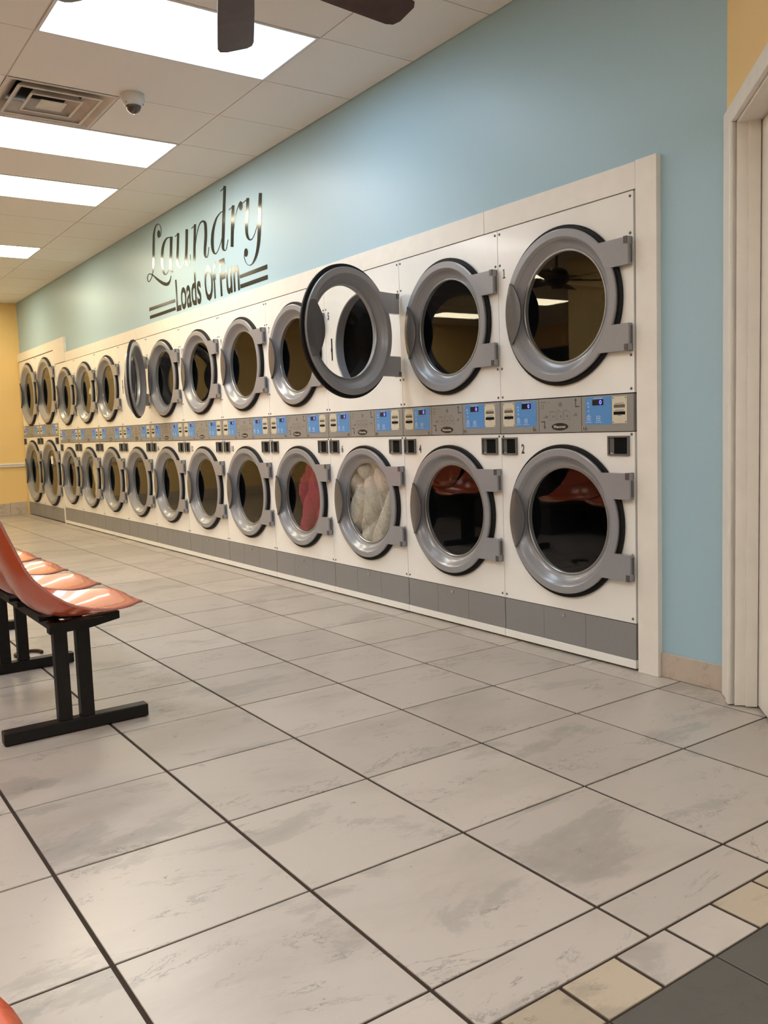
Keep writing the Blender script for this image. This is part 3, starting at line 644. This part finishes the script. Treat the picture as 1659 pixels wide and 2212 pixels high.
# ------------------------------------------------------------------ wall lettering
LETTERS = {'L':[('s',[(5.207,2.819,5.222,2.823),(5.201,2.828,5.216,2.832),(5.194,2.837,5.209,2.841),(5.188,2.846,5.204,2.849),(5.185,2.856,5.2,2.859),(5.183,2.868,5.199,2.871),(5.184,2.882,5.199,2.885),(5.187,2.896,5.202,2.898),(5.193,2.908,5.208,2.909),(5.204,2.918,5.217,2.918),(5.218,2.927,5.23,2.925),(5.235,2.935,5.243,2.931),(5.253,2.941,5.255,2.934),(5.273,2.944,5.265,2.935),(5.292,2.944,5.277,2.934),(5.311,2.941,5.29,2.931),(5.328,2.937,5.301,2.927),(5.343,2.929,5.311,2.919),(5.357,2.918,5.32,2.908),(5.369,2.907,5.328,2.896),(5.379,2.896,5.335,2.885),(5.387,2.888,5.34,2.876),(5.393,2.881,5.343,2.869),(5.397,2.872,5.345,2.86),(5.403,2.858,5.349,2.847),(5.408,2.838,5.353,2.827),(5.414,2.813,5.358,2.802),(5.42,2.787,5.364,2.776),(5.425,2.762,5.368,2.751),(5.43,2.738,5.373,2.727),(5.435,2.715,5.377,2.704),(5.439,2.693,5.381,2.682),(5.443,2.672,5.386,2.662),(5.446,2.654,5.391,2.644),(5.449,2.637,5.396,2.627),(5.451,2.621,5.401,2.612),(5.454,2.607,5.407,2.598),(5.456,2.593,5.414,2.585),(5.457,2.58,5.422,2.574),(5.459,2.568,5.431,2.563),(5.462,2.557,5.439,2.552),(5.467,2.547,5.447,2.542),(5.474,2.537,5.455,2.533),(5.481,2.528,5.463,2.524),(5.49,2.52,5.473,2.515),(5.502,2.511,5.486,2.506),(5.517,2.503,5.5,2.498),(5.531,2.496,5.515,2.49),(5.544,2.491,5.529,2.485),(5.554,2.488,5.541,2.481),(5.562,2.487,5.553,2.48),(5.567,2.487,5.566,2.48),(5.57,2.487,5.579,2.483),(5.574,2.489,5.589,2.487),(5.579,2.493,5.597,2.493),(5.583,2.499,5.603,2.5),(5.585,2.504,5.607,2.506),(5.586,2.511,5.608,2.514),(5.586,2.519,5.608,2.522),(5.585,2.526,5.606,2.53),(5.58,2.532,5.601,2.537),(5.574,2.537,5.593,2.543),(5.564,2.541,5.583,2.548),(5.554,2.544,5.571,2.552),(5.544,2.545,5.557,2.554),(5.535,2.545,5.541,2.554),(5.526,2.544,5.524,2.553),(5.515,2.542,5.507,2.549),(5.501,2.538,5.489,2.544),(5.486,2.531,5.469,2.537),(5.468,2.523,5.448,2.529),(5.449,2.514,5.427,2.52),(5.43,2.504,5.405,2.51),(5.412,2.494,5.383,2.5),(5.394,2.483,5.36,2.49),(5.375,2.472,5.338,2.48),(5.352,2.46,5.314,2.469),(5.327,2.447,5.287,2.458),(5.3,2.434,5.258,2.447),(5.271,2.421,5.229,2.436),(5.242,2.409,5.203,2.427),(5.214,2.399,5.179,2.42),(5.185,2.39,5.156,2.414),(5.151,2.382,5.14,2.41),(5.113,2.378,5.133,2.408),(5.081,2.381,5.123,2.408),(5.061,2.389,5.105,2.409),(5.048,2.398,5.085,2.412),(5.037,2.408,5.067,2.417),(5.028,2.418,5.054,2.424),(5.023,2.429,5.043,2.433),(5.019,2.44,5.034,2.443),(5.011,2.45,5.026,2.454)]),('e',[(5.213,2.844),(5.22,2.829),(5.233,2.819),(5.251,2.817),(5.268,2.822),(5.281,2.834),(5.286,2.85),(5.284,2.866),(5.273,2.879),(5.257,2.885),(5.24,2.883),(5.224,2.874),(5.215,2.86)])],'a':[('s',[(4.969,2.768,4.97,2.763),(4.988,2.773,4.991,2.766),(5.009,2.778,5.011,2.771),(5.032,2.783,5.029,2.773),(5.056,2.785,5.043,2.773),(5.079,2.785,5.058,2.771),(5.101,2.782,5.072,2.767),(5.123,2.777,5.086,2.762),(5.142,2.77,5.099,2.754),(5.16,2.761,5.112,2.745),(5.176,2.75,5.124,2.734),(5.191,2.737,5.135,2.722),(5.203,2.722,5.145,2.708),(5.213,2.706,5.154,2.693),(5.221,2.688,5.161,2.676),(5.227,2.67,5.167,2.658),(5.232,2.652,5.172,2.641),(5.235,2.633,5.176,2.623),(5.237,2.614,5.179,2.604),(5.238,2.595,5.181,2.586),(5.236,2.577,5.182,2.57),(5.233,2.56,5.18,2.553),(5.228,2.543,5.178,2.538),(5.221,2.527,5.174,2.523),(5.213,2.514,5.169,2.511),(5.202,2.502,5.165,2.502),(5.19,2.492,5.159,2.494),(5.176,2.484,5.154,2.488),(5.16,2.479,5.149,2.485),(5.143,2.476,5.145,2.484),(5.128,2.476,5.139,2.483),(5.116,2.479,5.128,2.485),(5.102,2.484,5.114,2.489),(5.084,2.492,5.097,2.497),(5.063,2.502,5.076,2.507),(5.043,2.514,5.056,2.518),(5.027,2.525,5.041,2.529),(5.016,2.536,5.031,2.54),(5.01,2.548,5.025,2.551),(5.005,2.559,5.02,2.562),(4.999,2.57,5.014,2.573)]),('s',[(4.992,2.778,4.931,2.766),(4.999,2.746,4.939,2.734),(5.006,2.713,4.947,2.702),(5.012,2.682,4.955,2.671),(5.018,2.654,4.962,2.643),(5.024,2.631,4.968,2.62),(5.03,2.611,4.973,2.6),(5.036,2.594,4.978,2.583),(5.04,2.577,4.982,2.567),(5.043,2.563,4.986,2.553),(5.046,2.551,4.989,2.541),(5.047,2.54,4.991,2.532),(5.045,2.528,4.992,2.522),(5.039,2.515,4.992,2.51),(5.031,2.501,4.99,2.499),(5.02,2.489,4.987,2.488),(5.009,2.48,4.984,2.482),(4.99,2.473,4.986,2.481),(4.974,2.473,4.983,2.481),(4.965,2.475,4.973,2.481),(4.956,2.476,4.963,2.482)])],'u':[('s',[(4.875,2.752,4.887,2.76),(4.796,2.764,4.808,2.771)]),('s',[(4.83,2.776,4.78,2.766),(4.837,2.746,4.787,2.736),(4.844,2.715,4.794,2.705),(4.851,2.685,4.801,2.675),(4.857,2.657,4.807,2.647),(4.864,2.631,4.814,2.621),(4.872,2.607,4.821,2.597),(4.878,2.585,4.828,2.575),(4.882,2.566,4.832,2.557),(4.885,2.551,4.833,2.543),(4.885,2.539,4.833,2.532),(4.883,2.529,4.831,2.524),(4.878,2.518,4.828,2.516),(4.867,2.507,4.824,2.508),(4.853,2.497,4.817,2.5),(4.836,2.488,4.81,2.494),(4.817,2.481,4.804,2.491),(4.797,2.478,4.799,2.489),(4.78,2.478,4.79,2.487),(4.765,2.481,4.777,2.488),(4.751,2.487,4.763,2.491),(4.736,2.495,4.749,2.499),(4.72,2.506,4.734,2.51),(4.705,2.518,4.719,2.522),(4.691,2.532,4.705,2.536),(4.679,2.546,4.692,2.55),(4.667,2.562,4.681,2.565),(4.656,2.578,4.67,2.581),(4.645,2.594,4.658,2.597)]),('s',[(4.643,2.77,4.59,2.759),(4.65,2.732,4.597,2.721),(4.657,2.693,4.604,2.682),(4.664,2.655,4.611,2.645),(4.671,2.622,4.618,2.612),(4.677,2.595,4.625,2.585),(4.684,2.571,4.633,2.561),(4.689,2.551,4.639,2.541),(4.692,2.533,4.643,2.524),(4.692,2.518,4.644,2.511),(4.69,2.506,4.642,2.501),(4.685,2.496,4.639,2.494),(4.678,2.488,4.636,2.488),(4.667,2.48,4.634,2.483),(4.652,2.473,4.633,2.481),(4.633,2.469,4.634,2.48),(4.618,2.47,4.631,2.479),(4.607,2.474,4.621,2.48),(4.597,2.48,4.609,2.485),(4.586,2.488,4.599,2.492),(4.577,2.497,4.591,2.5),(4.571,2.508,4.585,2.511),(4.568,2.521,4.582,2.524),(4.565,2.535,4.579,2.537),(4.562,2.548,4.575,2.551)])],'n':[('s',[(4.514,2.747,4.525,2.754),(4.426,2.762,4.438,2.769)]),('s',[(4.464,2.774,4.418,2.764),(4.472,2.739,4.426,2.729),(4.479,2.705,4.433,2.695),(4.487,2.67,4.44,2.661),(4.494,2.635,4.448,2.626),(4.501,2.6,4.454,2.591),(4.508,2.564,4.461,2.555),(4.514,2.528,4.467,2.519),(4.521,2.491,4.474,2.483)]),('s',[(4.461,2.583,4.474,2.586),(4.451,2.604,4.464,2.607),(4.441,2.625,4.454,2.629),(4.431,2.646,4.444,2.649),(4.42,2.666,4.433,2.669),(4.406,2.686,4.419,2.689),(4.391,2.705,4.405,2.709),(4.375,2.722,4.39,2.727),(4.36,2.736,4.375,2.741),(4.345,2.745,4.361,2.751),(4.33,2.75,4.348,2.759),(4.315,2.753,4.333,2.764),(4.302,2.755,4.319,2.767),(4.291,2.754,4.303,2.769),(4.284,2.753,4.284,2.767),(4.279,2.75,4.264,2.763),(4.275,2.748,4.247,2.756),(4.272,2.745,4.233,2.749),(4.269,2.741,4.222,2.74),(4.266,2.735,4.215,2.729),(4.263,2.723,4.211,2.715),(4.263,2.706,4.21,2.696),(4.264,2.684,4.211,2.674),(4.266,2.66,4.213,2.65),(4.269,2.637,4.217,2.627),(4.275,2.616,4.223,2.605),(4.282,2.593,4.231,2.582),(4.289,2.572,4.239,2.561),(4.294,2.553,4.246,2.543),(4.297,2.537,4.25,2.528),(4.3,2.524,4.253,2.515),(4.301,2.511,4.254,2.504),(4.299,2.5,4.254,2.495),(4.294,2.49,4.253,2.487),(4.286,2.481,4.251,2.482),(4.275,2.474,4.249,2.478),(4.261,2.469,4.249,2.477),(4.246,2.466,4.25,2.476),(4.234,2.468,4.245,2.475),(4.225,2.472,4.237,2.476),(4.217,2.479,4.229,2.482),(4.209,2.49,4.221,2.493),(4.201,2.506,4.213,2.509),(4.193,2.523,4.206,2.526),(4.186,2.54,4.198,2.543)])],'d':[('s',[(3.898,2.758,3.892,2.751),(3.911,2.759,3.906,2.751),(3.926,2.759,3.919,2.752),(3.941,2.759,3.932,2.751),(3.959,2.757,3.946,2.749),(3.978,2.753,3.962,2.744),(3.998,2.748,3.979,2.738),(4.02,2.741,3.997,2.731),(4.04,2.732,4.013,2.721),(4.059,2.72,4.027,2.708),(4.078,2.705,4.041,2.693),(4.095,2.69,4.054,2.677),(4.11,2.673,4.065,2.66),(4.123,2.656,4.075,2.643),(4.134,2.637,4.082,2.625),(4.142,2.618,4.089,2.606),(4.148,2.599,4.094,2.588),(4.152,2.58,4.097,2.57),(4.154,2.56,4.099,2.551),(4.153,2.541,4.1,2.533),(4.15,2.525,4.1,2.518),(4.146,2.511,4.098,2.506),(4.139,2.499,4.094,2.496),(4.13,2.489,4.09,2.488),(4.12,2.48,4.086,2.482),(4.109,2.473,4.082,2.477),(4.095,2.467,4.08,2.474),(4.078,2.463,4.078,2.473),(4.064,2.463,4.073,2.472),(4.052,2.466,4.064,2.473),(4.041,2.471,4.052,2.476),(4.029,2.478,4.04,2.482),(4.016,2.486,4.027,2.49),(4.001,2.497,4.012,2.501),(3.985,2.511,3.997,2.514),(3.97,2.525,3.981,2.529),(3.956,2.54,3.967,2.543),(3.944,2.554,3.956,2.557),(3.934,2.568,3.945,2.571),(3.924,2.582,3.935,2.585),(3.914,2.596,3.925,2.599)]),('s',[(3.922,2.905,3.932,2.912),(3.828,2.92,3.837,2.927)]),('s',[(3.871,2.935,3.824,2.923),(3.877,2.902,3.83,2.891),(3.884,2.87,3.837,2.859),(3.89,2.838,3.843,2.826),(3.897,2.805,3.85,2.794),(3.905,2.772,3.856,2.76),(3.913,2.738,3.863,2.727),(3.921,2.704,3.87,2.693),(3.928,2.67,3.877,2.659),(3.935,2.634,3.884,2.623),(3.942,2.596,3.891,2.585),(3.948,2.561,3.899,2.551),(3.953,2.533,3.904,2.523),(3.955,2.515,3.908,2.506),(3.957,2.504,3.911,2.495),(3.957,2.497,3.913,2.49),(3.954,2.488,3.913,2.484),(3.948,2.479,3.912,2.478),(3.939,2.471,3.91,2.473),(3.928,2.465,3.907,2.47),(3.916,2.46,3.905,2.468),(3.903,2.457,3.902,2.466),(3.89,2.457,3.897,2.465),(3.879,2.46,3.89,2.465),(3.87,2.467,3.881,2.47),(3.86,2.479,3.872,2.482),(3.85,2.495,3.862,2.498),(3.841,2.513,3.852,2.516),(3.831,2.53,3.842,2.533)])],'r':[('s',[(3.795,2.738,3.804,2.744),(3.701,2.752,3.71,2.758)]),('s',[(3.742,2.763,3.696,2.752),(3.749,2.733,3.702,2.722),(3.756,2.703,3.708,2.692),(3.763,2.672,3.714,2.661),(3.77,2.638,3.721,2.627),(3.778,2.599,3.727,2.588),(3.785,2.557,3.735,2.546),(3.792,2.513,3.742,2.503),(3.799,2.47,3.749,2.46)]),('s',[(3.724,2.586,3.735,2.589),(3.716,2.606,3.727,2.608),(3.708,2.626,3.72,2.628),(3.7,2.645,3.712,2.648),(3.692,2.662,3.703,2.665),(3.682,2.677,3.692,2.68),(3.671,2.691,3.681,2.694),(3.659,2.703,3.67,2.707),(3.648,2.714,3.659,2.718),(3.636,2.723,3.648,2.728),(3.625,2.732,3.638,2.737),(3.613,2.739,3.627,2.745),(3.601,2.747,3.617,2.753)]),('e',[(3.562,2.719),(3.567,2.704),(3.578,2.695),(3.593,2.692),(3.607,2.697),(3.619,2.709),(3.624,2.724),(3.622,2.74),(3.613,2.753),(3.6,2.759),(3.585,2.758),(3.572,2.749),(3.563,2.735)])],'y':[('s',[(3.558,2.735,3.567,2.741),(3.455,2.749,3.463,2.755)]),('s',[(3.496,2.759,3.45,2.748),(3.502,2.732,3.455,2.721),(3.507,2.704,3.461,2.693),(3.513,2.677,3.466,2.666),(3.518,2.653,3.471,2.642),(3.523,2.634,3.476,2.623),(3.528,2.619,3.481,2.608),(3.533,2.605,3.485,2.594),(3.536,2.589,3.489,2.579),(3.538,2.572,3.492,2.562),(3.54,2.554,3.494,2.545),(3.54,2.537,3.495,2.529),(3.539,2.521,3.495,2.514),(3.535,2.508,3.493,2.503),(3.53,2.496,3.49,2.493),(3.523,2.485,3.486,2.485),(3.515,2.476,3.481,2.477),(3.504,2.468,3.477,2.471),(3.491,2.46,3.471,2.466),(3.476,2.455,3.466,2.463),(3.461,2.452,3.462,2.461),(3.448,2.452,3.456,2.46),(3.437,2.454,3.447,2.461),(3.427,2.458,3.437,2.463),(3.418,2.463,3.426,2.467),(3.407,2.469,3.416,2.473),(3.397,2.477,3.406,2.481),(3.386,2.486,3.396,2.489),(3.376,2.496,3.385,2.499),(3.365,2.507,3.375,2.51),(3.354,2.52,3.364,2.523),(3.343,2.533,3.353,2.536),(3.333,2.546,3.342,2.55)]),('s',[(3.296,2.749,3.248,2.737),(3.302,2.723,3.254,2.711),(3.308,2.697,3.259,2.685),(3.315,2.67,3.265,2.658),(3.321,2.643,3.27,2.631),(3.326,2.615,3.274,2.603),(3.33,2.585,3.279,2.574),(3.334,2.556,3.283,2.545),(3.339,2.529,3.288,2.518),(3.343,2.503,3.292,2.492),(3.347,2.479,3.297,2.468),(3.351,2.455,3.302,2.445),(3.356,2.434,3.308,2.423),(3.363,2.413,3.316,2.402),(3.37,2.394,3.325,2.383),(3.378,2.376,3.335,2.365),(3.386,2.361,3.345,2.349),(3.395,2.347,3.357,2.335),(3.404,2.335,3.368,2.323),(3.414,2.324,3.381,2.313),(3.424,2.315,3.394,2.304),(3.433,2.306,3.407,2.296),(3.443,2.298,3.421,2.289),(3.454,2.292,3.436,2.283),(3.464,2.288,3.451,2.28),(3.475,2.286,3.467,2.278),(3.487,2.285,3.483,2.277),(3.499,2.285,3.499,2.279),(3.51,2.287,3.514,2.283),(3.521,2.291,3.528,2.289),(3.532,2.298,3.54,2.296),(3.542,2.306,3.551,2.305),(3.551,2.315,3.561,2.314),(3.558,2.323,3.568,2.323),(3.563,2.333,3.574,2.333),(3.567,2.342,3.578,2.343),(3.57,2.351,3.581,2.352),(3.57,2.359,3.581,2.361),(3.568,2.366,3.579,2.368),(3.566,2.373,3.576,2.375),(3.563,2.38,3.574,2.383)]),('e',[(3.512,2.376),(3.518,2.362),(3.529,2.353),(3.543,2.35),(3.558,2.355),(3.569,2.365),(3.574,2.38),(3.573,2.394),(3.564,2.406),(3.551,2.412),(3.536,2.411),(3.523,2.404),(3.514,2.391)])]}
BARS = [[(3.669,2.24),(3.218,2.243),(3.221,2.211),(3.667,2.214)],[(3.669,2.17),(3.22,2.171),(3.223,2.14),(3.667,2.14)],[(5.595,2.251),(4.956,2.244),(4.954,2.217),(5.601,2.219)],[(5.59,2.176),(4.956,2.175),(4.953,2.147),(5.596,2.147)]]

wl = empty('wall_lettering', (WX, 4.4, 2.14))
tag(wl, 'glossy black script lettering reading Laundry Loads Of Fun on the blue wall', 'wall lettering')
FXW = WX - .0012
def wpt(y, z, k=0): return (FXW - WX + .0006 * k, y - 4.4, z - 2.14)
for ch in 'Laundry':
    b = MB()
    for li, (kind, pts) in enumerate(LETTERS[ch]):
        k = -.25 * li
        if kind == 'e': b.add([wpt(y, z, k - .1) for y, z in pts], [tuple(range(len(pts)))])
        else:
            V = []
            for (y0, z0, y1, z1) in pts: V += [wpt(y0, z0, k), wpt(y1, z1, k)]
            b.add(V, [(2 * i, 2 * i + 1, 2 * i + 3, 2 * i + 2) for i in range(len(pts) - 1)])
    b.build('script_letter', 'vinyl', wl)
for q in BARS:
    b = MB(); b.add([wpt(y, z) for y, z in q], [(0, 1, 2, 3)]); b.build('double_bar', 'vinyl', wl)
for s, y0, y1, h in (('Loads', 4.932, 4.395, .262), ('Of', 4.315, 4.085, .272), ('Fun', 4.020, 3.675, .272)):
    o = text_on_face(s, h, 'vinyl', 'block_word', wl, *wpt(y0, 2.138), wid=y0 - y1, bold=.018)

# ------------------------------------------------------------------ ceiling fittings
def make_fan(loc, ang):
    t = empty('ceiling_fan', loc, math.radians(ang)); zc = CEIL - loc[2]
    b_ = MB(); b_.lathe([(zc - .001, .001), (zc - .001, .075), (zc - .02, .075), (zc - .06, .03), (zc - .06, .014), (.12, .014)], (0, 0, 0), 'z', 24); b_.build('canopy_and_rod', 'fanmetal', t)
    b_ = MB(); b_.lathe([(.125, .001), (.125, .05), (.10, .10), (.05, .13), (.0, .13), (-.03, .10), (-.05, .06), (-.075, .05), (-.08, .001)], (0, 0, 0), 'z', 32); b_.build('motor_housing', 'fanmetal', t)
    for k in range(6):
        a = 2 * PI * k / 6; bl = MB(); tilt = math.radians(-12)
        pts = [(.16, -.045), (.20, -.060), (.40, -.066), (.63, -.070), (.663, -.064), (.677, -.045), (.680, .035), (.668, .060), (.64, .069), (.40, .066), (.20, .060), (.16, .045)]
        bl.prism([(x, y * math.cos(tilt), y * math.sin(tilt) - .0) for x, y in pts], (0, 0, .008))
        bo = bl.build('fan_blade', 'fanwood', t, bevel=.002); bo.rotation_euler.z = a
        bl = MB(); bl.prism([(.09, -.02, .008), (.15, -.018, .008), (.24, -.03, .004), (.27, 0, .008), (.24, .03, .014), (.15, .018, .008), (.09, .02, .008)], (0, 0, .006)); bl.build('blade_iron', 'fanmetal', bo)
    return t
f1 = make_fan((-1.662, .118, 2.5), 5.0)
tag(f1, 'dark brown ceiling fan whose blades cross the nearest light', 'ceiling fan')
f2 = copy_tree(f1); f2.location = (-3.75, 4.05, 2.5); f2.rotation_euler.z = .5; tag(f2, 'dark brown ceiling fan mirrored in the nearest dryer glass', 'ceiling fan')

# air diffuser, 2 ft square, four-way nested louvres
vt = empty('ceiling_vent', (-1.452, CY0 + 2.5 * CDY, CEIL)); tag(vt, 'white square ceiling air vent with nested louvres beside the dome camera', 'vent')
b = MB(); h = .301
def sq_ring(b_, h0, z0, h1, z1, th=.002):
    V = []
    for hh, z in ((h0, z0), (h1, z1)): V += [(-hh, -hh, z), (hh, -hh, z), (hh, hh, z), (-hh, hh, z)]
    V += [(x, y, z + th) for x, y, z in V]
    F_ = []
    for i in range(4):
        j = (i + 1) % 4; F_ += [(i, j, 4 + j, 4 + i), (8 + i, 12 + i, 12 + j, 8 + j), (i, 8 + i, 8 + j, j), (4 + i, 4 + j, 12 + j, 12 + i)]
    b_.add(V, F_)
sq_ring(b, .301, -.002, .284, -.004); sq_ring(b, .284, -.004, .205, .062); b.build('vent_frame', 'ventwhite', vt)
b = MB(); b.box(-.30, .30, -.30, .30, .070, .076); b.build('vent_throat', 'dark', vt)
for h0, h1 in ((.232, .168), (.146, .098)):
    b = MB(); sq_ring(b, h0, -.008, h1, .052); b.build('louvre', 'ventwhite', vt)
    b = MB(); sq_ring(b, h0, -.010, h0 - .016, -.0095); b.build('louvre_edge', 'ventwhite', vt)
b = MB(); b.box(-.072, .072, -.072, .072, -.009, -.005); b.build('centre_plate', 'ventwhite', vt)

dc = empty('dome_camera', (-1.098, 2.615, CEIL)); tag(dc, 'white dome security camera with smoked bubble on the ceiling', 'camera')
b = MB(); b.lathe([(-.0005, .001), (-.0005, .064), (-.03, .065), (-.036, .065), (-.038, .063), (-.058, .056), (-.066, .044), (-.066, .001)], (0, 0, 0), 'z', 40); hs = b.build('camera_housing', 'camwhite', dc)
b = MB(); b.lathe([(-.062, .043), (-.072, .042), (-.088, .036), (-.100, .023), (-.106, .010), (-.107, .0004)], (0, 0, 0), 'z', 32); b.build('smoked_dome', 'domeglass', dc)
b = MB()
for k in range(3):
    a = 3.6 + k * 2.1; b.cyl((.055 * math.cos(a), .055 * math.sin(a), -.052), .004, -.008, 'z', 8)
b.build('housing_screws', 'cup', hs)

# ------------------------------------------------------------------ benches with moulded seats
PROF = [(-1.852, .434), (-1.866, .444), (-1.90, .449), (-1.95, .441), (-2.04, .428), (-2.12, .425), (-2.19, .440), (-2.245, .480), (-2.285, .545), (-2.320, .635), (-2.352, .735), (-2.378, .815), (-2.392, .845)]
_al = [0.0]
for _p, _q in zip(PROF, PROF[1:]): _al.append(_al[-1] + math.dist(_p, _q))
def prof_at(u):
    L_ = max(0, min(1, u)) * _al[-1]; i = max(k for k in range(len(_al) - 1) if _al[k] <= L_ + 1e-12)
    u = i + (L_ - _al[i]) / (_al[i + 1] - _al[i]); i = min(int(u), len(PROF) - 2); f = u - i
    P = [Vector(p) for p in (PROF[max(i - 1, 0)], PROF[i], PROF[i + 1], PROF[min(i + 2, len(PROF) - 1)])]
    a, b_, c, d = P
    return .5 * ((2 * b_) + (c - a) * f + (2 * a - 5 * b_ + 4 * c - d) * f * f + (3 * b_ - a - 3 * c + d) * f ** 3)
def shell_mesh():
    nu, nv = 46, 32; V = []; F_ = []
    for i in range(nu + 1):
        for j in range(nv + 1):
            v = math.sin((-1 + 2 * j / nv) * PI / 2); u = i / nu
            s0 = .150 * (1 - math.sqrt(max(0, 1 - abs(v) ** 2.2))); s1 = 1 - .10 * (1 - math.sqrt(max(0, 1 - abs(v) ** 3)))
            uu = s0 + (s1 - s0) * u
            p = prof_at(uu); q = prof_at(min(1, uu + .01)) - prof_at(max(0, uu - .01)); q.normalize()
            nrm = Vector((-q.y, q.x)) * -1                     # towards the sitter
            if nrm.y < 0 and uu < .4: nrm = -nrm
            hw = .205 + .03 * math.sin(PI * min(1, uu * 1.25)) - .018 * max(0, uu - .6)
            bulge = .5 * (1 - math.cos(PI * min(1, max(0, (uu - .10) / .36))))
            fall = .5 * (1 - math.cos(PI * min(1, max(0, (uu - .48) / .25))))
            lift = (.016 + .052 * bulge * (1 - .72 * fall)) * abs(v) ** 2.3 * (1 - .45 * max(0, (uu - .75) / .25))
            p3 = Vector((p.x, 0, p.y)) + Vector((nrm.x, 0, nrm.y)) * lift
            V.append((p3.x + 2.1, v * hw, p3.z + .018))
    for i in range(nu):
        for j in range(nv): k = i * (nv + 1) + j; F_.append((k, k + nv + 1, k + nv + 2, k + 1))
    b_ = MB(); b_.add(V, F_, 0, True); return b_.mesh('seat_shell', ['shell', 'shelledge'], fix=False)
SHELL = shell_mesh()
def make_bench(x, seats, feet, y_lo, y_hi):
    """seat fronts look along +x; x is where the profile's x = -2.1 comes to lie"""
    t = empty('tandem_bench', (x, seats[0], 0)); oy = -seats[0]
    for y in seats:
        o = link('seat_shell', SHELL, t, (0, y + oy, 0))
        so = o.modifiers.new('thickness', 'SOLIDIFY'); so.thickness = .009; so.offset = 0.0; so.material_offset_rim = 1
    b_ = MB(); b_.box(-.062, -.022, y_lo + oy, y_hi + oy, .376, .412); b_.build('beam', 'blackmetal', t, bevel=.003)
    b_ = MB(); b_.box(.025, .065, y_lo + oy, y_hi + oy, .382, .410); b_.build('beam', 'blackmetal', t, bevel=.003)
    for y in feet:
        q = y + oy
        b_ = MB(); b_.box(-.252, .266, q - .025, q + .025, .003, .050); b_.build('foot_bar', 'blackmetal', t, bevel=.004)
        for px in (-.062, .018):
            b_ = MB(); b_.box(px, px + .048, q - .022, q + .022, .049, .378); b_.build('post', 'blackmetal', t, bevel=.003)
        b_ = MB(); b_.prism([(-.075, q - .022, .372), (.07, q - .022, .376), (.180, q - .022, .395), (.180, q - .022, .424), (.02, q - .022, .412), (-.075, q - .022, .412)], (0, .044, 0)); b_.build('seat_arm', 'blackmetal', t, bevel=.003)
    for y in seats:
        q = y + oy; b_ = MB(); b_.box(-.09, .10, q - .09, q - .06, .410, .424); b_.box(-.09, .10, q + .06, q + .09, .410, .424); b_.build('seat_bracket', 'blackmetal', t)
    return t
bn = make_bench(-2.1, [.845, 1.345, 1.845, 2.345], [.85, 1.87, 2.86], .83, 2.88); tag(bn, 'row of orange moulded seats on a black metal bench frame at left', 'bench', 'moulded seat benches')
b2 = make_bench(-3.004, [-1.514, -2.034], [-1.53, -2.11], -2.16, -1.46); tag(b2, 'red moulded seat cut off by the bottom left corner', 'bench', 'moulded seat benches')

b3 = make_bench(-2.1, [3.62, 4.12, 4.62, 5.12], [3.60, 4.62, 5.60], 3.58, 5.62); tag(b3, 'farther row of orange moulded seats, seen mirrored in the lower dryer glass', 'bench', 'moulded seat benches')

# low counter behind the seats (mirrored in the lower dryer glass)
ct = empty('storage_counter', (-3.25, 3.0, 0)); tag(ct, 'dark grey low counter behind the seats, mirrored in the nearest lower glass', 'counter')
b = MB(); b.box(-.30, .30, -1.70, 3.62, .80, .84); b.build('worktop', 'greyplate', ct, bevel=.004)
b = MB(); b.box(-.28, -.26, -1.68, 3.60, .004, .80); b.build('back_panel', 'wainscot', ct)
for y in (-1.68, -.62, .44, 1.50, 2.56, 3.58): b = MB(); b.box(-.26, .28, y, y + .02, .004, .80); b.build('divider', 'wainscot', ct)
for y0, y1 in ((-1.66, -.62), (.46, 1.50), (2.58, 3.58)): b = MB(); b.box(.26, .28, y0, y1, .004, .80); b.build('front_panel', 'wainscot', ct)
b = MB(); b.box(-.26, .27, -.60, .44, .42, .44); b.build('shelf', 'wainscot', ct)

# loop of brown rubber left on the floor
b = MB(); pts = []
for i in range(17):
    a = math.radians(200 - 215 * i / 16); pts.append((-1.975 + .062 * math.cos(a), 2.150 + .055 * math.sin(a), .009))
b.tube(pts, .0085, 8); tag(b.build('rubber_loop', 'brown'), 'curved brown strip lying on the floor behind the bench leg', 'strip')
